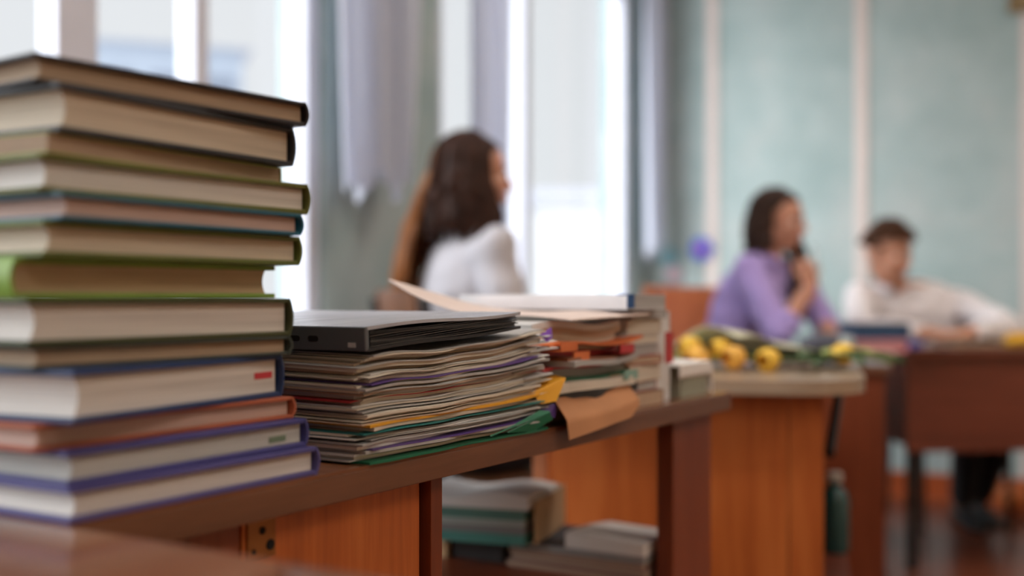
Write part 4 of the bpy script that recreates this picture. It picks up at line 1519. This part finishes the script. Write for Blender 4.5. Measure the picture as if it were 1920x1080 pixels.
# ------------------------------------------------------------------ things on the far desks
def build_bouquet():
    base = Vector((0.53, 2.20, DT))
    r = thing('flower_bouquet', 'bouquet of yellow tulips in pale wrapping lying on the rounded desk', 'bouquet', base, math.radians(28))
    paper = plain('wrapping_paper', c(214, 212, 184), 0.5, 0.08, 10)
    green = plain('leaf_green', c(66, 92, 50), 0.5, 0.2, 30)
    pale = plain('leaf_pale', c(172, 186, 112), 0.5, 0.15, 30)
    yel = plain('petal_yellow', c(240, 196, 70), 0.5, 0.12, 30)
    org = plain('petal_orange', c(240, 184, 80), 0.5, 0.12, 30)
    rr = random.Random(2)
    # stems run from right (bound end) to left (heads); the wrapping opens behind them
    def wrapf(u, v):
        x = 0.17 - 0.33 * u
        rad = 0.020 + 0.120 * u
        a = PI * (0.02 + 0.62 * v)
        return (x, 0.02 + math.cos(a) * rad * 1.15, 0.004 + math.sin(a) * rad * 0.52 + 0.006 * math.sin(u * 14 + v * 9) * u)
    MB().grid(wrapf, 16, 14, lambda u, v: Vector(wrapf(u, v)) - Vector((0, 0.0015, 0.0015))).obj('wrapping', paper, r, smooth=50)
    heads = [(-.150, -.050, .026), (-.100, -.080, .022), (-.175, .040, .040), (-.200, -.01, .024), (-.135, .0, .036), (.055, -.065, .026)]
    for k, (x, y, z) in enumerate(heads):
        hd = Vector((x, y, z))
        src = Vector((0.10, 0.0, .012)) if k < 5 else Vector((-.06, 0.0, .012))
        d = (hd - src).normalized()
        st = MB().tube([src + Vector((.07 if k < 5 else -.02, rr.uniform(-.012, .012), 0)), src.lerp(hd, .5) + Vector((0, 0, -.002)), hd], .0035, 6).obj('stem', green, r, smooth=50)
        q = d.to_track_quat('Z', 'X').to_matrix()
        for j in range(6):
            a = 2 * PI * j / 6
            def pet(u, v):
                w = math.sin(PI * min(1, .12 + .88 * v)) ** .7 * .017
                rad = .006 + .017 * math.sin(PI * (v * .85 + .08)) * (1 if j % 2 else .9)
                aa = a + (u - .5) * w / max(.008, rad) * 1.8
                return hd + q @ Vector((math.cos(aa) * rad, math.sin(aa) * rad, v * .046))
            MB().grid(pet, 4, 6, lambda u, v: Vector(pet(u, v)) * .999 + Vector((0, 0, -.0008))).obj('petal', yel if k % 3 else org, st, smooth=60)
    # loose leaves: (start x, y, length, heading, material)
    lv = [(.02, -.03, .19, -2.2, green), (.05, -.05, .17, -1.9, green), (.08, -.04, .16, -1.4, green), (.03, -.06, .13, -2.6, green),
          (.04, -.03, .15, -.9, pale), (.06, -.02, .14, -.6, pale), (.04, .0, .15, -.25, pale), (.05, -.05, .12, -1.1, pale), (.03, .01, .15, .1, pale),
          (-.06, .09, .12, 2.6, green), (-.03, .10, .12, 2.3, green), (-.10, .07, .10, 2.9, pale), (.05, .02, .13, -.4, pale)]
    for k, (x0, y0, ln, hdg, mt) in enumerate(lv):
        dx, dy = math.cos(hdg), math.sin(hdg)
        up = .014 + .004 * (k % 4)
        def leaf(u, v):
            w = .017 * math.sin(PI * (.06 + .94 * v)) ** .8
            return (x0 + dx * ln * v - dy * w * (2 * u - 1), y0 + dy * ln * v + dx * w * (2 * u - 1), .008 + up * math.sin(v * PI * .9) + .006 * abs(2 * u - 1))
        MB().grid(leaf, 4, 10, .0012).obj('leaf', mt, r, smooth=60)


def build_far_things():
    # books on the grey desk
    navy = plain('far_navy', c(28, 62, 104), .45, .08)
    pk = plain('far_pink', c(226, 140, 146), .5, .08)
    wp = PAPER['white']
    a = math.radians(4)
    book('exercise_book', 'pink book under the navy one on the grey desk', 'book', (1.010, 3.44, .72), a, .19, .135, .036, pk, pages('pages_rose', c(226, 168, 170), .7), 1, False)
    book('hardcover_book', 'navy blue book on top of the pink one on the grey desk', 'book', (1.035, 3.455, .7565), a + .03, .18, .125, .050, navy, pages('pages_bluegrey', c(64, 92, 122), .7), 1, False)
    # grey pencil case
    r = thing('pencil_case', 'soft grey pencil case on the grey desk beside the pink book', 'pencil case', (.935, 3.40, .72), math.radians(20))
    gm = cloth('grey_pouch', c(96, 98, 112))
    m = MB()
    rings = []
    for t, w, h in ((-.09, .01, .02), (-.08, .028, .045), (-.02, .034, .06), (.05, .033, .055), (.085, .026, .04), (.092, .008, .016)):
        rings.append([Vector((t, w * math.cos(2 * PI * i / 14), h / 2 + h / 2 * math.sin(2 * PI * i / 14))) for i in range(14)])
    m.loft(rings)
    m.obj('pouch', gm, r, smooth=60)
    MB().tube([(-.08, 0, .046), (-.02, 0, .0605), (.05, 0, .056), (.085, 0, .041)], .003, 6).obj('zip', STEEL, r, smooth=60)
    # round glue pot
    r = thing('glue_pot', 'small round pale teal pot on the grey desk', 'pot', (.965, 3.28, .72), 0)
    def lathe(prof, n=20):
        return [[Vector((rr * math.cos(2 * PI * i / n), rr * math.sin(2 * PI * i / n), z)) for i in range(n)] for rr, z in prof]
    MB().loft(lathe([(.018, 0), (.022, .004), (.024, .02), (.022, .034), (.016, .038)])).obj('pot', plain('pale_teal', c(140, 172, 172), .35, .05), r, smooth=40)
    MB().loft(lathe([(.017, .038), (.0175, .05), (.015, .054)])).obj('lid', plain('pot_lid', c(204, 208, 208), .35, .05), r, smooth=40)
    # blue sharpener and pale sheet on the dark desk
    r = thing('eraser', 'small bright blue eraser at the left end of the dark desk', 'eraser', (1.305, 3.70, .72), .3)
    MB().box(-.018, .018, -.03, .03, 0, .022).obj('rubber', plain('eraser_blue', c(52, 76, 176), .5, .06), r, bevel=.003)
    MB().box(-.0186, .0186, -.012, .03, -.0, .0226).obj('sleeve', plain('eraser_sleeve', c(76, 100, 190), .5, .06), r, bevel=.002)
    def sh(u, v):
        return (1.29 + .15 * u, 3.655 + .10 * v, .7225 + .004 * math.sin(u * 4))
    o = MB().grid(lambda u, v: Vector(sh(u, v)) - Vector((1.36, 3.7, .72)), 8, 5, .0012).obj('paper_sheet', plain('pale_pink_sheet', c(214, 190, 186), .7, .05), None, (1.36, 3.7, .72), 0, smooth=50)
    tag(o, 'pale pink sheet lying at the front of the dark desk', 'paper')
    # unidentified dark shape between the boy's arms, built as a notebook
    r = thing('notebook', 'dark brown shape between the arms of the boy, built as a notebook', 'notebook', (1.44, 3.74, .72), math.radians(4))
    MB().box(0, .19, 0, .14, 0, .004).obj('back_cover', plain('nb_brown', c(92, 62, 48), .6), r)
    MB().box(.003, .187, .003, .137, .004, .014).obj('page_block', PAPER['tan'], r)
    MB().grid(lambda u, v: (.19 * u, .14 * v, .0165 + .014 * math.sin(PI * u)), 12, 4, .002).obj('front_cover', plain('nb_brown', c(92, 62, 48), .6), r, smooth=50)
    # yellow pouch
    r = thing('yellow_pouch', 'small yellow pouch at the right end of the dark desk', 'pouch', (1.73, 3.86, .72), 0)
    rings = []
    for t, w, h in ((-.06, .012, .02), (-.05, .03, .038), (0, .036, .045), (.05, .032, .040), (.062, .01, .018)):
        rings.append([Vector((t, w * math.cos(2 * PI * i / 14), h / 2 + h / 2 * math.sin(2 * PI * i / 14))) for i in range(14)])
    MB().loft(rings).obj('pouch', cloth('yellow_cloth', c(238, 184, 58)), r, smooth=60)
    MB().tube([(-.05, 0, .039), (0, 0, .046), (.05, 0, .041)], .0028, 6).obj('zip', plain('zip_orange', c(206, 140, 40), .5), r, smooth=60)
    # teal bottle on the lower shelf of the rounded desk
    r = thing('water_bottle', 'dark teal bottle standing on the low shelf of the rounded desk', 'bottle', (.652, 2.30, .372), 0)
    MB().loft(lathe([(.026, 0), (.029, .006), (.029, .105), (.024, .122), (.013, .132), (.013, .142)])).obj('bottle_body', plain('bottle_teal', c(44, 84, 86), .25, .06), r, smooth=40)
    MB().loft(lathe([(.0155, .142), (.0155, .158), (.012, .161)])).obj('cap', plain('bottle_cap', c(182, 178, 172), .4, .05), r, smooth=40)
    # orange ball for an unidentified orange spot near the back wall
    o = MB().ell((0, 0, 0), (.062, .062, .062), None, 24, 16).obj('sphere', plain('sphere_orange', c(232, 132, 72), .45, .06), None, (2.05, 4.66, .062), 0, smooth=60)
    tag(o, 'unidentified orange spot shaped as a small ball on the floor near the back wall', 'sphere')
    # paper flowers on the back wall
    def flower(label, s, z, petal, core, rad):
        p = back_pt(s, 0.012, z)
        rt = thing('paper_flower', label, 'wall decoration', p, A_BACK, 'paper flowers on the wall')
        pm, cm = plain('pf_' + petal[0], petal[1], .6, .08), plain('pf_' + core[0], core[1], .6, .08)
        for j in range(8):
            a = 2 * PI * j / 8
            M = Matrix.Rotation(a, 4, 'Y')
            MB().ell((0, 0, 0), (rad * .34, .004, rad * .5), None, 12, 8).obj('petal', pm, rt, (math.sin(a) * rad * .55, -.002 - .001 * (j % 2), math.cos(a) * rad * .55), (0, a, 0), smooth=60)
        MB().ell((0, -.010, 0), (rad * .42, .008, rad * .42), None, 16, 8).obj('flower_core', cm, rt, smooth=60)
        MB().tube([(0, .004, -rad * .6), (-.004, .004, -rad * 2), (.006, .004, -rad * 4.4)], .004, 6).obj('stem', plain('pf_stem', c(120, 146, 142), .6), rt, smooth=60)
    flower('blue paper flower with a magenta centre on the mint wall', .285, 1.115, ('blue', c(56, 96, 196)), ('magenta', c(176, 100, 184)), .060)
    flower('faded teal paper flower near the room corner', .125, 1.085, ('teal', c(120, 168, 184)), ('mint', c(140, 176, 182)), .050)
    flower('faded pink paper flower low near the room corner', .145, .995, ('pink', c(190, 170, 180)), ('rose', c(188, 160, 172)), .045)
    # framed picture
    r = thing('picture_frame', 'wooden picture frame high on the mint wall at the right', 'picture frame', back_pt(1.635, 0.0, 2.10), A_BACK)
    fm = wood('frame_wood', c(104, 84, 50), c(124, 102, 64), c(140, 116, 74), .45, (3, 22, 22))
    w_, h_, b_ = .62, .46, .055
    MB().box(0, w_, -.03, -.001, 0, b_).obj('frame_bar', fm, r, bevel=.004)
    MB().box(0, w_, -.03, -.001, h_ - b_, h_).obj('frame_bar', fm, r, bevel=.004)
    MB().box(0, b_, -.031, -.001, b_, h_ - b_).obj('frame_bar', fm, r, bevel=.004)
    MB().box(w_ - b_, w_, -.031, -.001, b_, h_ - b_).obj('frame_bar', fm, r, bevel=.004)
    MB().box(b_ - .004, w_ - b_ + .004, -.016, -.008, b_ - .004, h_ - b_ + .004).obj('picture', plain('picture_tan', c(190, 166, 122), .6, .1, 6), r)


build_bouquet()
build_far_things()
